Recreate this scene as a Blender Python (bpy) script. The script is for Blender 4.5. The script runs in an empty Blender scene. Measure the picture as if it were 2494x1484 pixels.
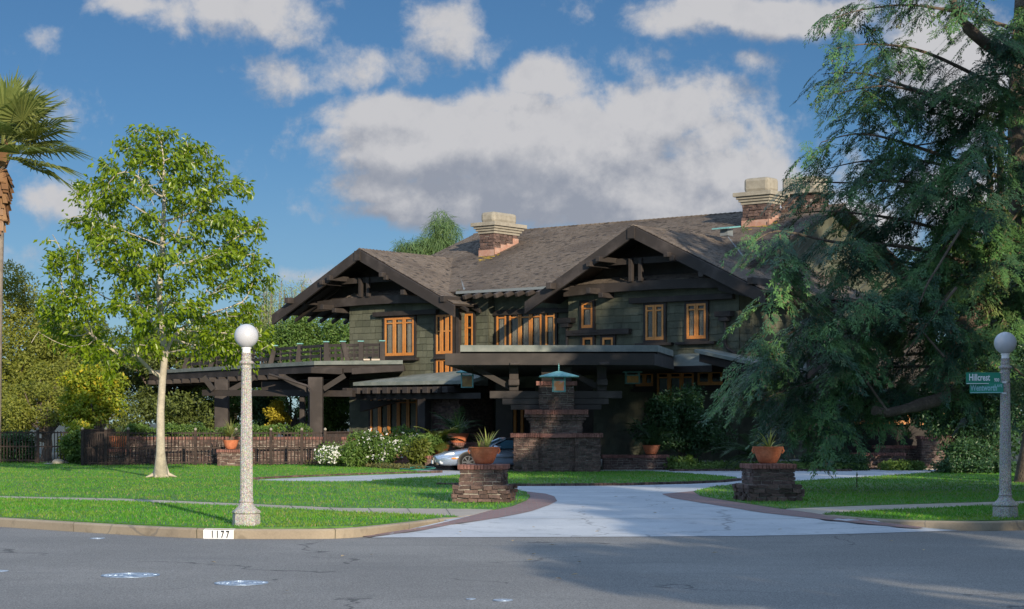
import bpy, bmesh, math, random
import numpy as np
from mathutils import Vector, Matrix
R = math.radians
random.seed(7); rng = np.random.default_rng(11)
S = bpy.context.scene
COL = S.collection

# ---------------------------------------------------------------- camera
F, CX, YH, ZC = 4600.0, 1247.0, 1030.0, 1.64      # focal length, centre and horizon of the 2494 px wide picture; eye height
cam = bpy.data.cameras.new('camera'); camo = bpy.data.objects.new('camera', cam); COL.objects.link(camo)
cam.sensor_width = 36; cam.lens = F/2494*36; cam.shift_y = (YH-742)/2494
cam.clip_start = .5; cam.clip_end = 3000
camo.location = (0, 0, ZC); camo.rotation_euler = (R(90), 0, 0)
S.camera = camo

# ---------------------------------------------------------------- light
SUN_EL = 16.0
SUN_AZ = math.atan2(.34, -.94)                     # azimuth from +Y towards +X, of the direction to the sun
S.view_settings.view_transform = 'Standard'; S.view_settings.look = 'None'
S.view_settings.gamma = 1; S.view_settings.exposure = 1.05
sl = bpy.data.lights.new('sun', 'SUN'); sl.energy = 3.1; sl.angle = R(.6); sl.color = (1, .86, .66)
so = bpy.data.objects.new('sun', sl); COL.objects.link(so)
sd = Vector((math.sin(SUN_AZ)*math.cos(R(SUN_EL)), math.cos(SUN_AZ)*math.cos(R(SUN_EL)), math.sin(R(SUN_EL))))
so.rotation_euler = sd.to_track_quat('Z', 'Y').to_euler(); so.location = sd*60

class NT:
    """tiny helper for node trees"""
    def __init__(s, tree): s.t = tree; s.n = tree.nodes; s.l = tree.links
    def new(s, typ, **kw):
        n = s.n.new(typ)
        for k, v in kw.items(): setattr(n, k, v)
        return n
    def link(s, a, b): s.l.new(a, b)
    def put(s, sock, v):
        if isinstance(v, bpy.types.NodeSocket): s.link(v, sock)
        else: sock.default_value = v
    def math(s, op, a, b=None, c=None, clamp=False):
        n = s.new('ShaderNodeMath', operation=op, use_clamp=clamp)
        s.put(n.inputs[0], a)
        if b is not None: s.put(n.inputs[1], b)
        if c is not None: s.put(n.inputs[2], c)
        return n.outputs[0]
    def mix(s, f, a, b, blend='MIX'):
        n = s.new('ShaderNodeMix', data_type='RGBA', blend_type=blend); n.clamp_factor = True
        s.put(n.inputs[0], f); s.put(n.inputs[6], a if isinstance(a, bpy.types.NodeSocket) else (*a, 1)); s.put(n.inputs[7], b if isinstance(b, bpy.types.NodeSocket) else (*b, 1))
        return n.outputs[2]
    def noise(s, vec, scale, detail=4, rough=.55, dist=0, dim='3D', w=None):
        n = s.new('ShaderNodeTexNoise', noise_dimensions=dim)
        if vec is not None: s.link(vec, n.inputs['Vector'])
        n.inputs['Scale'].default_value = scale; n.inputs['Detail'].default_value = detail
        n.inputs['Roughness'].default_value = rough; n.inputs['Distortion'].default_value = dist
        return n.outputs[0]
    def step(s, v, lo, hi):
        n = s.new('ShaderNodeMapRange', interpolation_type='SMOOTHSTEP')
        s.put(n.inputs[0], v); n.inputs[1].default_value = lo; n.inputs[2].default_value = hi
        return n.outputs[0]

world = bpy.data.worlds.new('World'); S.world = world; world.use_nodes = True
def build_world():
    T = NT(world.node_tree); T.n.clear()
    sky = T.new('ShaderNodeTexSky', sky_type='NISHITA'); sky.sun_disc = False
    sky.sun_elevation = R(SUN_EL); sky.sun_rotation = SUN_AZ; sky.altitude = 2500; sky.air_density = 1.0; sky.dust_density = .0; sky.ozone_density = 4.0
    hs = T.new('ShaderNodeHueSaturation'); hs.inputs['Saturation'].default_value = 1.0; hs.inputs['Value'].default_value = 1.0
    T.link(T.mix(1, sky.outputs[0], (.25,.31,.325), 'MULTIPLY'), hs.inputs['Color'])
    tc = T.new('ShaderNodeTexCoord')
    # cloud field, laid out on the dome by direction (tangent of bearing and of elevation)
    g = bpy.data.node_groups.new('cloud_density', 'ShaderNodeTree')
    g.interface.new_socket('Vector', in_out='INPUT', socket_type='NodeSocketVector')
    g.interface.new_socket('Density', in_out='OUTPUT', socket_type='NodeSocketFloat')
    q = NT(g); gi = q.new('NodeGroupInput'); go = q.new('NodeGroupOutput')
    blobs = [(1290,355,460,140,1.25),(1010,350,260,90,.9),(1700,400,230,90,.95),(1450,470,560,90,1.05),(1030,275,270,62,1.0),(1330,190,110,55,.9),(1600,270,210,85,1.0),(1500,440,430,80,1.0),(930,450,170,60,.8),(1780,430,190,75,.9),
             (1230,240,260,55,.8),(1720,330,150,70,.8),(1100,500,300,55,.9),(1500,520,300,45,.9),
             (900,160,190,70,.52),(690,175,110,62,.60),(580,30,230,66,.86),(340,8,170,34,.62),(710,75,90,40,.5),(1100,65,130,75,.68),(1190,105,70,45,.5),(1830,25,290,62,.98),(1560,160,95,70,.46),
             (1820,140,80,40,.42),(160,490,120,62,.72),(150,60,60,50,.4),(2330,190,170,220,.85),(2380,480,220,130,.85),(2120,560,170,90,.7),(1950,480,100,75,.7),(760,685,110,26,.45),(50,640,120,50,.4),
             (-500,300,500,150,1),(3100,300,500,200,1),(1250,-500,1500,260,.8),(4200,500,700,150,1),(-2200,500,800,150,1)]
    sep = q.new('ShaderNodeSeparateXYZ'); q.link(gi.outputs[0], sep.inputs[0])
    n1 = q.new('ShaderNodeTexNoise'); q.link(gi.outputs[0], n1.inputs['Vector']); n1.inputs['Scale'].default_value = 17; n1.inputs['Detail'].default_value = 3
    sc_ = q.new('ShaderNodeVectorMath', operation='SUBTRACT'); q.link(n1.outputs['Color'], sc_.inputs[0]); sc_.inputs[1].default_value = (.5,.5,.5)
    s2 = q.new('ShaderNodeVectorMath', operation='SCALE'); q.link(sc_.outputs[0], s2.inputs[0]); s2.inputs['Scale'].default_value = .030
    av = q.new('ShaderNodeVectorMath', operation='ADD'); q.link(gi.outputs[0], av.inputs[0]); q.link(s2.outputs[0], av.inputs[1])
    sp = q.new('ShaderNodeSeparateXYZ'); q.link(av.outputs[0], sp.inputs[0])
    tot = None
    for (bx,by,rx,ry,st) in blobs:
        dx = q.math('MULTIPLY', q.math('SUBTRACT', sp.outputs[0], (bx-CX)/F), F/rx)
        dy = q.math('MULTIPLY', q.math('SUBTRACT', sp.outputs[1], (YH-by)/F), F/ry)
        e = q.math('MULTIPLY', q.math('EXPONENT', q.math('MULTIPLY', q.math('MULTIPLY_ADD', dx, dx, q.math('MULTIPLY', dy, dy)), -1.0)), st)
        tot = e if tot is None else q.math('MAXIMUM', tot, e)
    nz = q.noise(gi.outputs[0], 26, 9, .60, .25)
    nb = q.noise(gi.outputs[0], 70, 6, .6, .1)
    d = q.math('ADD', tot, q.math('MULTIPLY', q.math('SUBTRACT', nz, .5), 1.25))
    d = q.math('ADD', d, q.math('MULTIPLY', q.math('SUBTRACT', nb, .5), .50)); n3 = q.noise(gi.outputs[0], 190, 5, .65); d = q.math('ADD', d, q.math('MULTIPLY', q.math('SUBTRACT', n3, .5), .22))
    q.link(d, go.inputs[0])
    s3 = T.new('ShaderNodeSeparateXYZ'); T.link(tc.outputs['Generated'], s3.inputs[0])
    yy = T.math('MAXIMUM', s3.outputs[1], .02)
    a = T.math('DIVIDE', s3.outputs[0], yy); b = T.math('DIVIDE', s3.outputs[2], yy)
    def dens(oa, ob):
        c = T.new('ShaderNodeCombineXYZ'); T.link(T.math('ADD', a, oa), c.inputs[0]); T.link(T.math('ADD', b, ob), c.inputs[1])
        n = T.new('ShaderNodeGroup'); n.node_tree = g; T.link(c.outputs[0], n.inputs[0]); return n.outputs[0]
    d0 = dens(0, 0); d1 = dens(.004, .014)
    alpha = T.math('MULTIPLY', T.step(d0, .14, .66), T.step(s3.outputs[1], .03, .3))
    d2 = dens(.010, .034)
    shade = T.step(T.math('ADD', T.math('MULTIPLY', T.math('SUBTRACT', d1, d0), .9), T.math('MULTIPLY', d2, .55)), -.10, .85)
    cc = T.mix(T.math('ADD', shade, T.math('MULTIPLY', T.math('SUBTRACT', T.noise(tc.outputs['Generated'], 55, 6, .62), .5), .8), clamp=True), (2.75,2.75,2.86), (1.42,1.56,1.88))
    warm = T.step(b, -.02, .16)
    haz = T.mix(T.math('MULTIPLY', T.math('SUBTRACT', 1., T.step(b, -.02, .17)), .45), hs.outputs[0], (1.75,2.2,2.75))
    skyc = T.mix(alpha, haz, cc)
    # broken bright cloud added outside the view, overhead and behind, to fill the shade
    front = T.math('MULTIPLY', T.step(s3.outputs[1], .1, .4), T.math('SUBTRACT', 1., T.step(b, .27, .42)))
    oc = T.step(T.noise(tc.outputs['Generated'], 3.2, 6, .6), .40, .56)
    skyc = T.mix(T.math('MULTIPLY', T.math('MULTIPLY', oc, T.math('SUBTRACT', 1., front)), T.step(s3.outputs[2], .0, .12)), skyc, (3.5,4.9,7.1))
    bg = T.new('ShaderNodeBackground'); T.link(skyc, bg.inputs[0]); bg.inputs[1].default_value = .10
    out = T.new('ShaderNodeOutputWorld'); T.link(bg.outputs[0], out.inputs[0])
build_world()
S.cycles.use_adaptive_sampling = True; S.cycles.max_bounces = 6; S.cycles.transparent_max_bounces = 12

# ---------------------------------------------------------------- geometry helpers
def at(px, py, d):                       # the point seen at a pixel, d metres out
    return np.array([(px-CX)/F*d, d, ZC+(YH-py)/F*d])
def G(px, py, z=0.0):                    # the point of the level z seen at a pixel
    d = F*(ZC-z)/(py-YH); return np.array([(px-CX)/F*d, d, z])
TH = R(-38.5); UX = np.array([math.cos(TH), math.sin(TH), 0]); NX = np.array([-math.sin(TH), math.cos(TH), 0])
HO = np.array([(852-CX)/F*84., 84., 0])
def W(x, y, z): return HO + UX*x + NX*y + np.array([0,0,z])          # house coordinates: along the front, into the house, up
def ony(px, py, yl=0.):
    r = np.array([(px-CX)/F, 1., 0]); d = ((HO+NX*yl)@NX)/(r@NX); P = r*d
    return ((P-HO)@UX, ZC+(YH-py)/F*d)
def onx(px, py, xl):
    r = np.array([(px-CX)/F, 1., 0]); d = ((HO+UX*xl)@UX)/(r@UX); P = r*d
    return ((P-HO)@NX, ZC+(YH-py)/F*d)
def toloc(P): q = np.asarray(P, float)-HO; return np.array([q@UX, q@NX, q[2]])

def new_obj(name, me, mat, parent=None, smooth=False):
    o = bpy.data.objects.new(name, me); COL.objects.link(o)
    if mat is not None: me.materials.append(mat)
    if parent is not None:
        o.parent = parent; o.matrix_parent_inverse = root_inv(parent)
    if smooth: me.polygons.foreach_set('use_smooth', [True]*len(me.polygons))
    return o
ROOTLOC = {}
def root_inv(p):
    M = Matrix.Identity(4); q = p
    while q is not None: M = Matrix.Translation(q.location) @ M; q = q.parent
    return M.inverted() if p.parent is None else Matrix.Translation(p.location).inverted()
def tag(o, label=None, cat=None, group=None, kind=None):
    if label: o['label'] = label
    if cat: o['category'] = cat
    if group: o['group'] = group
    if kind: o['kind'] = kind
    return o
def thing(name, label, cat, loc, group=None):
    o = bpy.data.objects.new(name, None); COL.objects.link(o); o.location = [float(v) for v in loc]; o.empty_display_size = .3
    return tag(o, label, cat, group)
def dup(o, parent=None):
    c = o.copy(); COL.objects.link(c)
    if parent is not None: c.parent = parent; c.matrix_parent_inverse = o.matrix_parent_inverse.copy()
    for ch in list(o.children): dup(ch, c)
    return c

def np_mesh(name, V, Fc, mat, parent=None, smooth=False, uv=None):
    V = np.asarray(V, np.float32); Fc = np.asarray(Fc, np.int32); k = Fc.shape[1]
    me = bpy.data.meshes.new(name); me.vertices.add(len(V)); me.vertices.foreach_set('co', V.ravel())
    me.loops.add(Fc.size); me.loops.foreach_set('vertex_index', Fc.ravel())
    me.polygons.add(len(Fc)); me.polygons.foreach_set('loop_start', np.arange(0, Fc.size, k, dtype=np.int32)); me.polygons.foreach_set('loop_total', np.full(len(Fc), k, np.int32))
    me.update(calc_edges=True)
    return new_obj(name, me, mat, parent, smooth)

class MB:
    """collects faces; build() links them as one mesh with metre-scaled UVs taken along each face"""
    def __init__(s): s.v = []; s.f = []
    def add(s, vs, fs):
        o = len(s.v); s.v += [tuple(float(c) for c in p) for p in vs]; s.f += [tuple(i+o for i in f) for f in fs]; return s
    def hexa(s, b, t):                   # four bottom corners counterclockwise from above, four top corners
        return s.add(list(b)+list(t), [(3,2,1,0),(4,5,6,7),(0,1,5,4),(1,2,6,5),(2,3,7,6),(3,0,4,7)])
    def box(s, x0, x1, y0, y1, z0, z1, fn=None):
        fn = fn or (lambda x,y,z: np.array([x,y,z]))
        return s.hexa([fn(x0,y0,z0),fn(x1,y0,z0),fn(x1,y1,z0),fn(x0,y1,z0)], [fn(x0,y0,z1),fn(x1,y0,z1),fn(x1,y1,z1),fn(x0,y1,z1)])
    def hb(s, *a): return s.box(*a, fn=W)
    def beam(s, p, q, w, h, up=(0,0,1)):
        p = np.asarray(p, float); q = np.asarray(q, float); d = q-p; d /= np.linalg.norm(d)
        up = np.asarray(up, float); sd_ = np.cross(d, up); sd_ /= np.linalg.norm(sd_); u = np.cross(sd_, d)
        c = [(-w/2,-h/2),(w/2,-h/2),(w/2,h/2),(-w/2,h/2)]
        vs = [p+sd_*a+u*b for a,b in c]+[q+sd_*a+u*b for a,b in c]
        return s.add(vs, [(0,1,2,3),(7,6,5,4),(1,0,4,5),(2,1,5,6),(3,2,6,7),(0,3,7,4)])
    def slab(s, top, th):                # polygon and a thickness downwards
        n = len(top); lo = [np.asarray(p, float)-np.array([0,0,th]) for p in top]
        return s.add(list(top)+lo, [tuple(range(n)), tuple(range(2*n-1, n-1, -1))]+[(i, n+i, n+(i+1)%n, (i+1)%n) for i in range(n)])
    def tube(s, pts, rad, k=8, cap=True):
        pts = [np.asarray(p, float) for p in pts]; n = len(pts)
        rad = [rad]*n if np.isscalar(rad) else rad
        vs = []; fs = []; prev = None
        for i in range(n):
            d = pts[min(i+1,n-1)]-pts[max(i-1,0)]; d = d/(np.linalg.norm(d)+1e-9)
            ref = np.array([0,0,1.]) if abs(d[2]) < .9 else np.array([1.,0,0])
            if prev is None: a = np.cross(d, ref)
            else: a = prev-d*(prev@d)
            a = a/(np.linalg.norm(a)+1e-9); prev = a; b = np.cross(d, a)
            for j in range(k):
                t = 2*math.pi*j/k; vs.append(pts[i]+(a*math.cos(t)+b*math.sin(t))*rad[i])
        for i in range(n-1):
            for j in range(k): fs.append((i*k+j, i*k+(j+1)%k, (i+1)*k+(j+1)%k, (i+1)*k+j))
        if cap: fs.append(tuple(range(k-1,-1,-1))); fs.append(tuple(range((n-1)*k, n*k)))
        return s.add(vs, fs)
    def lathe(s, prof, c=(0,0,0), k=32, flute=None, sides=None):
        vs = []; fs = []; m = len(prof)
        for i,(r,z) in enumerate(prof):
            for j in range(k):
                t = 2*math.pi*j/k; rr = r
                if flute and flute[0] <= z <= flute[1]: rr = r*(1-flute[3]*(.5+.5*math.cos(t*flute[2])))
                if sides and z <= sides[1]:
                    h = math.pi/sides[0]; rr = r*math.cos(h)/math.cos((t % (2*h))-h)*1.04
                vs.append((c[0]+rr*math.cos(t), c[1]+rr*math.sin(t), c[2]+z))
        for i in range(m-1):
            for j in range(k): fs.append((i*k+j, i*k+(j+1)%k, (i+1)*k+(j+1)%k, (i+1)*k+j))
        fs.append(tuple(range(k-1,-1,-1))); fs.append(tuple(range((m-1)*k, m*k)))
        return s.add(vs, fs)
    def build(s, name, mat, parent=None, smooth=False, bevel=None):
        me = bpy.data.meshes.new(name); me.from_pydata(s.v, [], s.f); me.update()
        uvl = me.uv_layers.new(name='UVMap'); data = np.zeros(len(me.loops)*2, np.float32)
        for p in me.polygons:
            nn = p.normal
            if abs(nn.z) > .97: t = Vector((1,0,0)); b = Vector((0,1,0))
            else: t = Vector((0,0,1)).cross(nn).normalized(); b = nn.cross(t)
            for li in p.loop_indices:
                co = me.vertices[me.loops[li].vertex_index].co; data[2*li] = co.dot(t); data[2*li+1] = co.dot(b)
        uvl.data.foreach_set('uv', data)
        o = new_obj(name, me, mat, parent, smooth)
        if bevel:
            m = o.modifiers.new('bevel', 'BEVEL'); m.width = bevel; m.segments = 2; m.limit_method = 'ANGLE'
        if smooth:
            try: me.set_sharp_from_angle(angle=R(50))
            except Exception: pass
        return o

# ---------------------------------------------------------------- materials
def mat(name, fn=None, base=(.5,.5,.5), rough=.7, metal=0., spec=.4):
    m = bpy.data.materials.new(name); m.use_nodes = True
    T = NT(m.node_tree); b = T.n['Principled BSDF']
    b.inputs['Base Color'].default_value = (*base, 1); b.inputs['Roughness'].default_value = rough; b.inputs['Metallic'].default_value = metal
    b.inputs['Specular IOR Level'].default_value = spec
    if fn: fn(T, b)
    return m
def bump(T, b, h, st=.4, dist=.02):
    n = T.new('ShaderNodeBump'); n.inputs['Strength'].default_value = st; n.inputs['Distance'].default_value = dist
    T.link(h, n.inputs['Height']); T.link(n.outputs[0], b.inputs['Normal'])
def obco(T): return T.new('ShaderNodeTexCoord').outputs['Object']
def rnd(T): return T.new('ShaderNodeNewGeometry').outputs['Random Per Island']
def mottled(c1, c2, scale=3., rough=.8, bst=.3, bdist=.01, scale2=40., amt2=.25, island=0.):
    def fn(T, b):
        co = obco(T); n = T.step(T.noise(co, scale, 5, .6), .35, .65)
        c = T.mix(n, c1, c2)
        n2 = T.noise(co, scale2, 4, .6)
        c = T.mix(amt2, c, T.mix(n2, (0,0,0), (1,1,1)), 'OVERLAY')
        if island:
            v = T.math('MULTIPLY_ADD', rnd(T), 2*island, 1-island)
            c = T.mix(1, c, T.new_rgb(v) if False else comb(T, v), 'MULTIPLY')
        T.link(c, b.inputs['Base Color']); b.inputs['Roughness'].default_value = rough
        if bst: bump(T, b, n2, bst, bdist)
    return fn
def comb(T, v):
    c = T.new('ShaderNodeCombineColor'); [T.link(v, c.inputs[i]) for i in range(3)]; return c.outputs[0]
def leafmat(name, c1, c2, trans=.35, c3=None, rough=.55, hue=0):
    def fn(T, b):
        r = rnd(T); c = T.mix(r, c1, c2)
        if c3 is not None: c = T.mix(T.step(T.math('FRACT', T.math('MULTIPLY', r, 37.3)), .86, .95), c, c3)
        n = T.step(T.noise(obco(T), 1.1, 2), .38, .62); c = T.mix(T.math('MULTIPLY', n, .35), c, tuple(x*.62 for x in c1))
        T.link(c, b.inputs['Base Color']); b.inputs['Roughness'].default_value = rough
        tr = T.new('ShaderNodeBsdfTranslucent'); T.link(T.mix(.5, c, (1,1,.4), 'SOFT_LIGHT'), tr.inputs[0])
        ms = T.new('ShaderNodeMixShader'); ms.inputs[0].default_value = trans
        T.link(b.outputs[0], ms.inputs[1]); T.link(tr.outputs[0], ms.inputs[2]); T.link(ms.outputs[0], T.n['Material Output'].inputs[0])
    return mat(name, fn)

def wood_fn(c1, c2, rough=.7):
    def fn(T, b):
        uvn = T.new('ShaderNodeTexCoord'); mp = T.new('ShaderNodeMapping'); mp.inputs['Scale'].default_value = (3,3,25); T.link(uvn.outputs['Object'], mp.inputs[0])
        n = T.noise(mp.outputs[0], 2.5, 5, .6, .6)
        n2 = T.noise(uvn.outputs['Object'], 1.3, 4)
        c = T.mix(n, c1, c2); c = T.mix(T.step(n2,.45,.75), c, tuple(x*1.5 for x in c2))
        T.link(c, b.inputs['Base Color']); b.inputs['Roughness'].default_value = rough; bump(T, b, n, .25, .008)
    return fn
def brick_fn(c1, c2, mortar, bw=.22, bh=.075, ms=.012, bst=.6):
    def fn(T, b):
        uv = T.new('ShaderNodeTexCoord').outputs['UV']
        nz = T.new('ShaderNodeTexNoise'); T.link(uv, nz.inputs['Vector']); nz.inputs['Scale'].default_value = 9
        sc = T.new('ShaderNodeVectorMath', operation='SCALE'); T.link(nz.outputs['Color'], sc.inputs[0]); sc.inputs['Scale'].default_value = .03
        ad = T.new('ShaderNodeVectorMath', operation='ADD'); T.link(uv, ad.inputs[0]); T.link(sc.outputs[0], ad.inputs[1])
        br = T.new('ShaderNodeTexBrick'); T.link(ad.outputs[0], br.inputs['Vector'])
        br.inputs['Color1'].default_value = (*c1,1); br.inputs['Color2'].default_value = (*c2,1); br.inputs['Mortar'].default_value = (*mortar,1)
        br.inputs['Scale'].default_value = 1; br.inputs['Brick Width'].default_value = bw; br.inputs['Row Height'].default_value = bh; br.inputs['Mortar Size'].default_value = ms
        n = T.noise(uv, 30, 4)
        T.link(T.mix(.5, br.outputs[0], T.mix(n, (.1,.1,.1), (.9,.9,.9)), 'OVERLAY'), b.inputs['Base Color']); b.inputs['Roughness'].default_value = .9
        bump(T, b, T.math('ADD', T.math('SUBTRACT', 1., br.outputs[1]), T.math('MULTIPLY', n, .5)), bst, .02)
    return fn
M = {}
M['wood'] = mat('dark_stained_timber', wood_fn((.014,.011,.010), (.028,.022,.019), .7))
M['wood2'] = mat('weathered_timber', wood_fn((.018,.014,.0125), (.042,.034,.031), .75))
def fir_fn(T, b):
    co = obco(T); n = T.noise(co, 1.1, 4); g = T.noise(co, 9, 4, .65)
    c = T.mix(n, (.34,.135,.035), (.60,.27,.075)); c = T.mix(T.step(T.noise(co, .6, 2), .45, .6), c, (.46,.175,.04)); c = T.mix(.5, c, T.mix(g,(.15,.15,.15),(.85,.85,.85)), 'OVERLAY')
    T.link(c, b.inputs['Base Color']); b.inputs['Roughness'].default_value = .5
M['fir'] = mat('oiled_fir', fir_fn)
def shingle_wall_fn(T, b):
    co = obco(T); r = rnd(T)
    c = T.mix(r, (.070,.075,.050), (.115,.118,.082)); n = T.noise(co, 1.2, 5); c = T.mix(T.step(n,.4,.7), c, (.060,.062,.045))
    mp = T.new('ShaderNodeMapping'); mp.inputs['Scale'].default_value = (14,14,1.4); T.link(co, mp.inputs[0]); f = T.noise(mp.outputs[0], 2.5, 4)
    T.link(T.mix(.45, c, T.mix(f,(.1,.1,.1),(.9,.9,.9)), 'OVERLAY'), b.inputs['Base Color']); b.inputs['Roughness'].default_value = .9; bump(T, b, f, .3, .01)
M['shingle'] = mat('green_wall_shingle', shingle_wall_fn)
def roof_fn(T, b):
    co = obco(T); r = rnd(T)
    c = T.mix(r, (.130,.105,.085), (.185,.150,.122))
    c = T.mix(T.step(T.noise(co, .45, 5), .42, .68), c, (.105,.084,.070))
    c = T.mix(T.step(T.math('FRACT', T.math('MULTIPLY', r, 17.1)), .80, .99), c, (.050,.041,.036))
    n = T.noise(co, 25, 4); c = T.mix(.4, c, T.mix(n,(.1,.1,.1),(.9,.9,.9)), 'OVERLAY')
    T.link(c, b.inputs['Base Color']); b.inputs['Roughness'].default_value = .92; bump(T, b, n, .3, .01)
M['roof'] = mat('weathered_roof_shingle', roof_fn)
M['roofunder'] = mat('roof_boarding', wood_fn((.016,.012,.010), (.03,.023,.02)))
M['felt'] = mat('grey_green_roofing', mottled((.13,.15,.135), (.19,.205,.185), 2.5, .85, .2, .01, 60, .2))
M['brick'] = mat('clinker_brick', mottled((.075,.050,.044), (.125,.080,.066), 9, .9, .8, .02, 45, .5, .42))
M['brickcap'] = mat('red_cap_brick', mottled((.16,.072,.058), (.22,.105,.085), 9, .9, .5, .01, 45, .4, .25))
M['mortar'] = mat('mortar', mottled((.26,.235,.20), (.36,.33,.285), 12, .95, .6, .01, 60, .3))
M['brickwall'] = mat('brick_wall', brick_fn((.13,.072,.055), (.075,.046,.040), (.22,.20,.17)))
M['pavbrick'] = mat('brick_paving', brick_fn((.26,.15,.14), (.17,.115,.115), (.19,.17,.16), .21, .105, .008, .3))
M['stucco'] = mat('chimney_stucco', mottled((.25,.225,.18), (.31,.28,.225), 4, .9, .3, .01, 50, .25))
M['flash'] = mat('copper_flashing', mottled((.36,.185,.13), (.40,.26,.20), 4, .6, .1, .01, 20, .3))
M['terra'] = mat('terracotta', mottled((.40,.115,.048), (.52,.185,.09), 4, .85, .4, .006, 22, .45))
M['lead'] = mat('lead_flashing', base=(.17,.19,.20), rough=.6)
M['verdigris'] = mat('verdigris_copper', mottled((.10,.27,.27), (.16,.36,.35), 6, .65, .2, .003, 40, .3))
M['iron'] = mat('painted_iron', mottled((.018,.012,.010), (.042,.026,.020), 5, .75, .2, .003, 40, .2))
def road_fn(T, b):
    co = obco(T)
    n = T.noise(co, .25, 5, .6); c = T.mix(T.step(n,.35,.7), (.160,.156,.150), (.208,.202,.192))
    g = T.noise(co, 55, 3, .7); c = T.mix(.75, c, T.mix(T.step(g,.3,.7),(.12,.12,.12),(.88,.88,.88)), 'OVERLAY')
    mp = T.new('ShaderNodeMapping'); mp.inputs['Scale'].default_value = (.25,1,1); T.link(co, mp.inputs[0])
    st = T.noise(mp.outputs[0], .9, 4, .6); c = T.mix(T.math('MULTIPLY', T.step(st,.56,.7), .35), c, (.11,.11,.112))
    v = T.new('ShaderNodeTexVoronoi', feature='DISTANCE_TO_EDGE'); wn = T.new('ShaderNodeTexNoise'); T.link(co, wn.inputs['Vector']); wn.inputs['Scale'].default_value = .9; wn.inputs['Detail'].default_value = 5
    va = T.new('ShaderNodeVectorMath', operation='MULTIPLY_ADD'); T.link(wn.outputs['Color'], va.inputs[0]); va.inputs[1].default_value = (2.2,2.2,0); T.link(co, va.inputs[2])
    T.link(va.outputs[0], v.inputs['Vector']); v.inputs['Scale'].default_value = .13
    cr = T.math('MULTIPLY', T.math('SUBTRACT', 1., T.step(v.outputs['Distance'], .001, .0045)), T.step(T.noise(co,.5,2),.46,.56))
    c = T.mix(T.math('MULTIPLY', cr, .75), c, (.03,.03,.032)); c = T.mix(T.math('MULTIPLY', T.step(T.noise(co, 1.7, 6, .7), .60, .72), .4), c, (.10,.098,.095)); c = T.mix(T.math('MULTIPLY', T.step(T.noise(co, 130, 2, .8), .60, .72), .5), c, (.40,.39,.37))
    sp = T.new('ShaderNodeTexVoronoi'); T.link(co, sp.inputs['Vector']); sp.inputs['Scale'].default_value = 18
    c = T.mix(T.math('MULTIPLY', T.math('SUBTRACT', 1., T.step(sp.outputs['Distance'], .03, .1)), .3), c, (.34,.32,.30))
    T.link(c, b.inputs['Base Color']); b.inputs['Roughness'].default_value = .85; bump(T, b, g, .5, .012)
M['road'] = mat('asphalt', road_fn)
def conc_fn(c1, c2, crack=True):
    def fn(T, b):
        co = obco(T); c = T.mix(T.step(T.noise(co, .5, 5), .35, .7), c1, c2)
        g = T.noise(co, 30, 4, .7); c = T.mix(.35, c, T.mix(g,(.15,.15,.15),(.85,.85,.85)), 'OVERLAY')
        st = T.noise(co, 2.2, 5, .7); c = T.mix(T.math('MULTIPLY', T.step(st,.54,.72), .6), c, tuple(x*.55 for x in c1)); c = T.mix(T.math('MULTIPLY', T.step(T.noise(co,.8,6,.75),.55,.7), .35), c, tuple(x*.72 for x in c1))
        if crack:
            v = T.new('ShaderNodeTexVoronoi', feature='DISTANCE_TO_EDGE'); wn = T.new('ShaderNodeTexNoise'); T.link(co, wn.inputs['Vector']); wn.inputs['Scale'].default_value = 1.4; wn.inputs['Detail'].default_value = 5
            va = T.new('ShaderNodeVectorMath', operation='MULTIPLY_ADD'); T.link(wn.outputs['Color'], va.inputs[0]); va.inputs[1].default_value = (1.,1.,0); T.link(co, va.inputs[2])
            T.link(va.outputs[0], v.inputs['Vector']); v.inputs['Scale'].default_value = .22
            c = T.mix(T.math('MULTIPLY', T.math('SUBTRACT', 1., T.step(v.outputs['Distance'], .002, .006)), .5), c, (.1,.1,.1))
        T.link(c, b.inputs['Base Color']); b.inputs['Roughness'].default_value = .85; bump(T, b, g, .2, .006)
    return fn
M['drive'] = mat('pale_concrete', conc_fn((.37,.395,.43), (.46,.48,.505)))
M['walk'] = mat('sidewalk_concrete', conc_fn((.34,.295,.245), (.42,.37,.31), False))
M['kerb'] = mat('kerb_concrete', conc_fn((.25,.205,.15), (.33,.275,.20)))
def soil_fn(T, b):
    co = obco(T); c = T.mix(T.noise(co, 1.5, 5), (.035,.045,.018), (.06,.05,.03)); T.link(c, b.inputs['Base Color'])
M['soil'] = mat('planted_earth', soil_fn)
def lawn_fn(T, b):
    co = obco(T); c = T.mix(T.step(T.noise(co, .35, 4), .35, .65), (.050,.150,.015), (.085,.19,.02))
    c = T.mix(T.step(T.noise(co, 14, 4), .35, .7), c, (.035,.11,.010)); T.link(c, b.inputs['Base Color'])
M['lawn'] = mat('lawn_thatch', lawn_fn)
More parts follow.
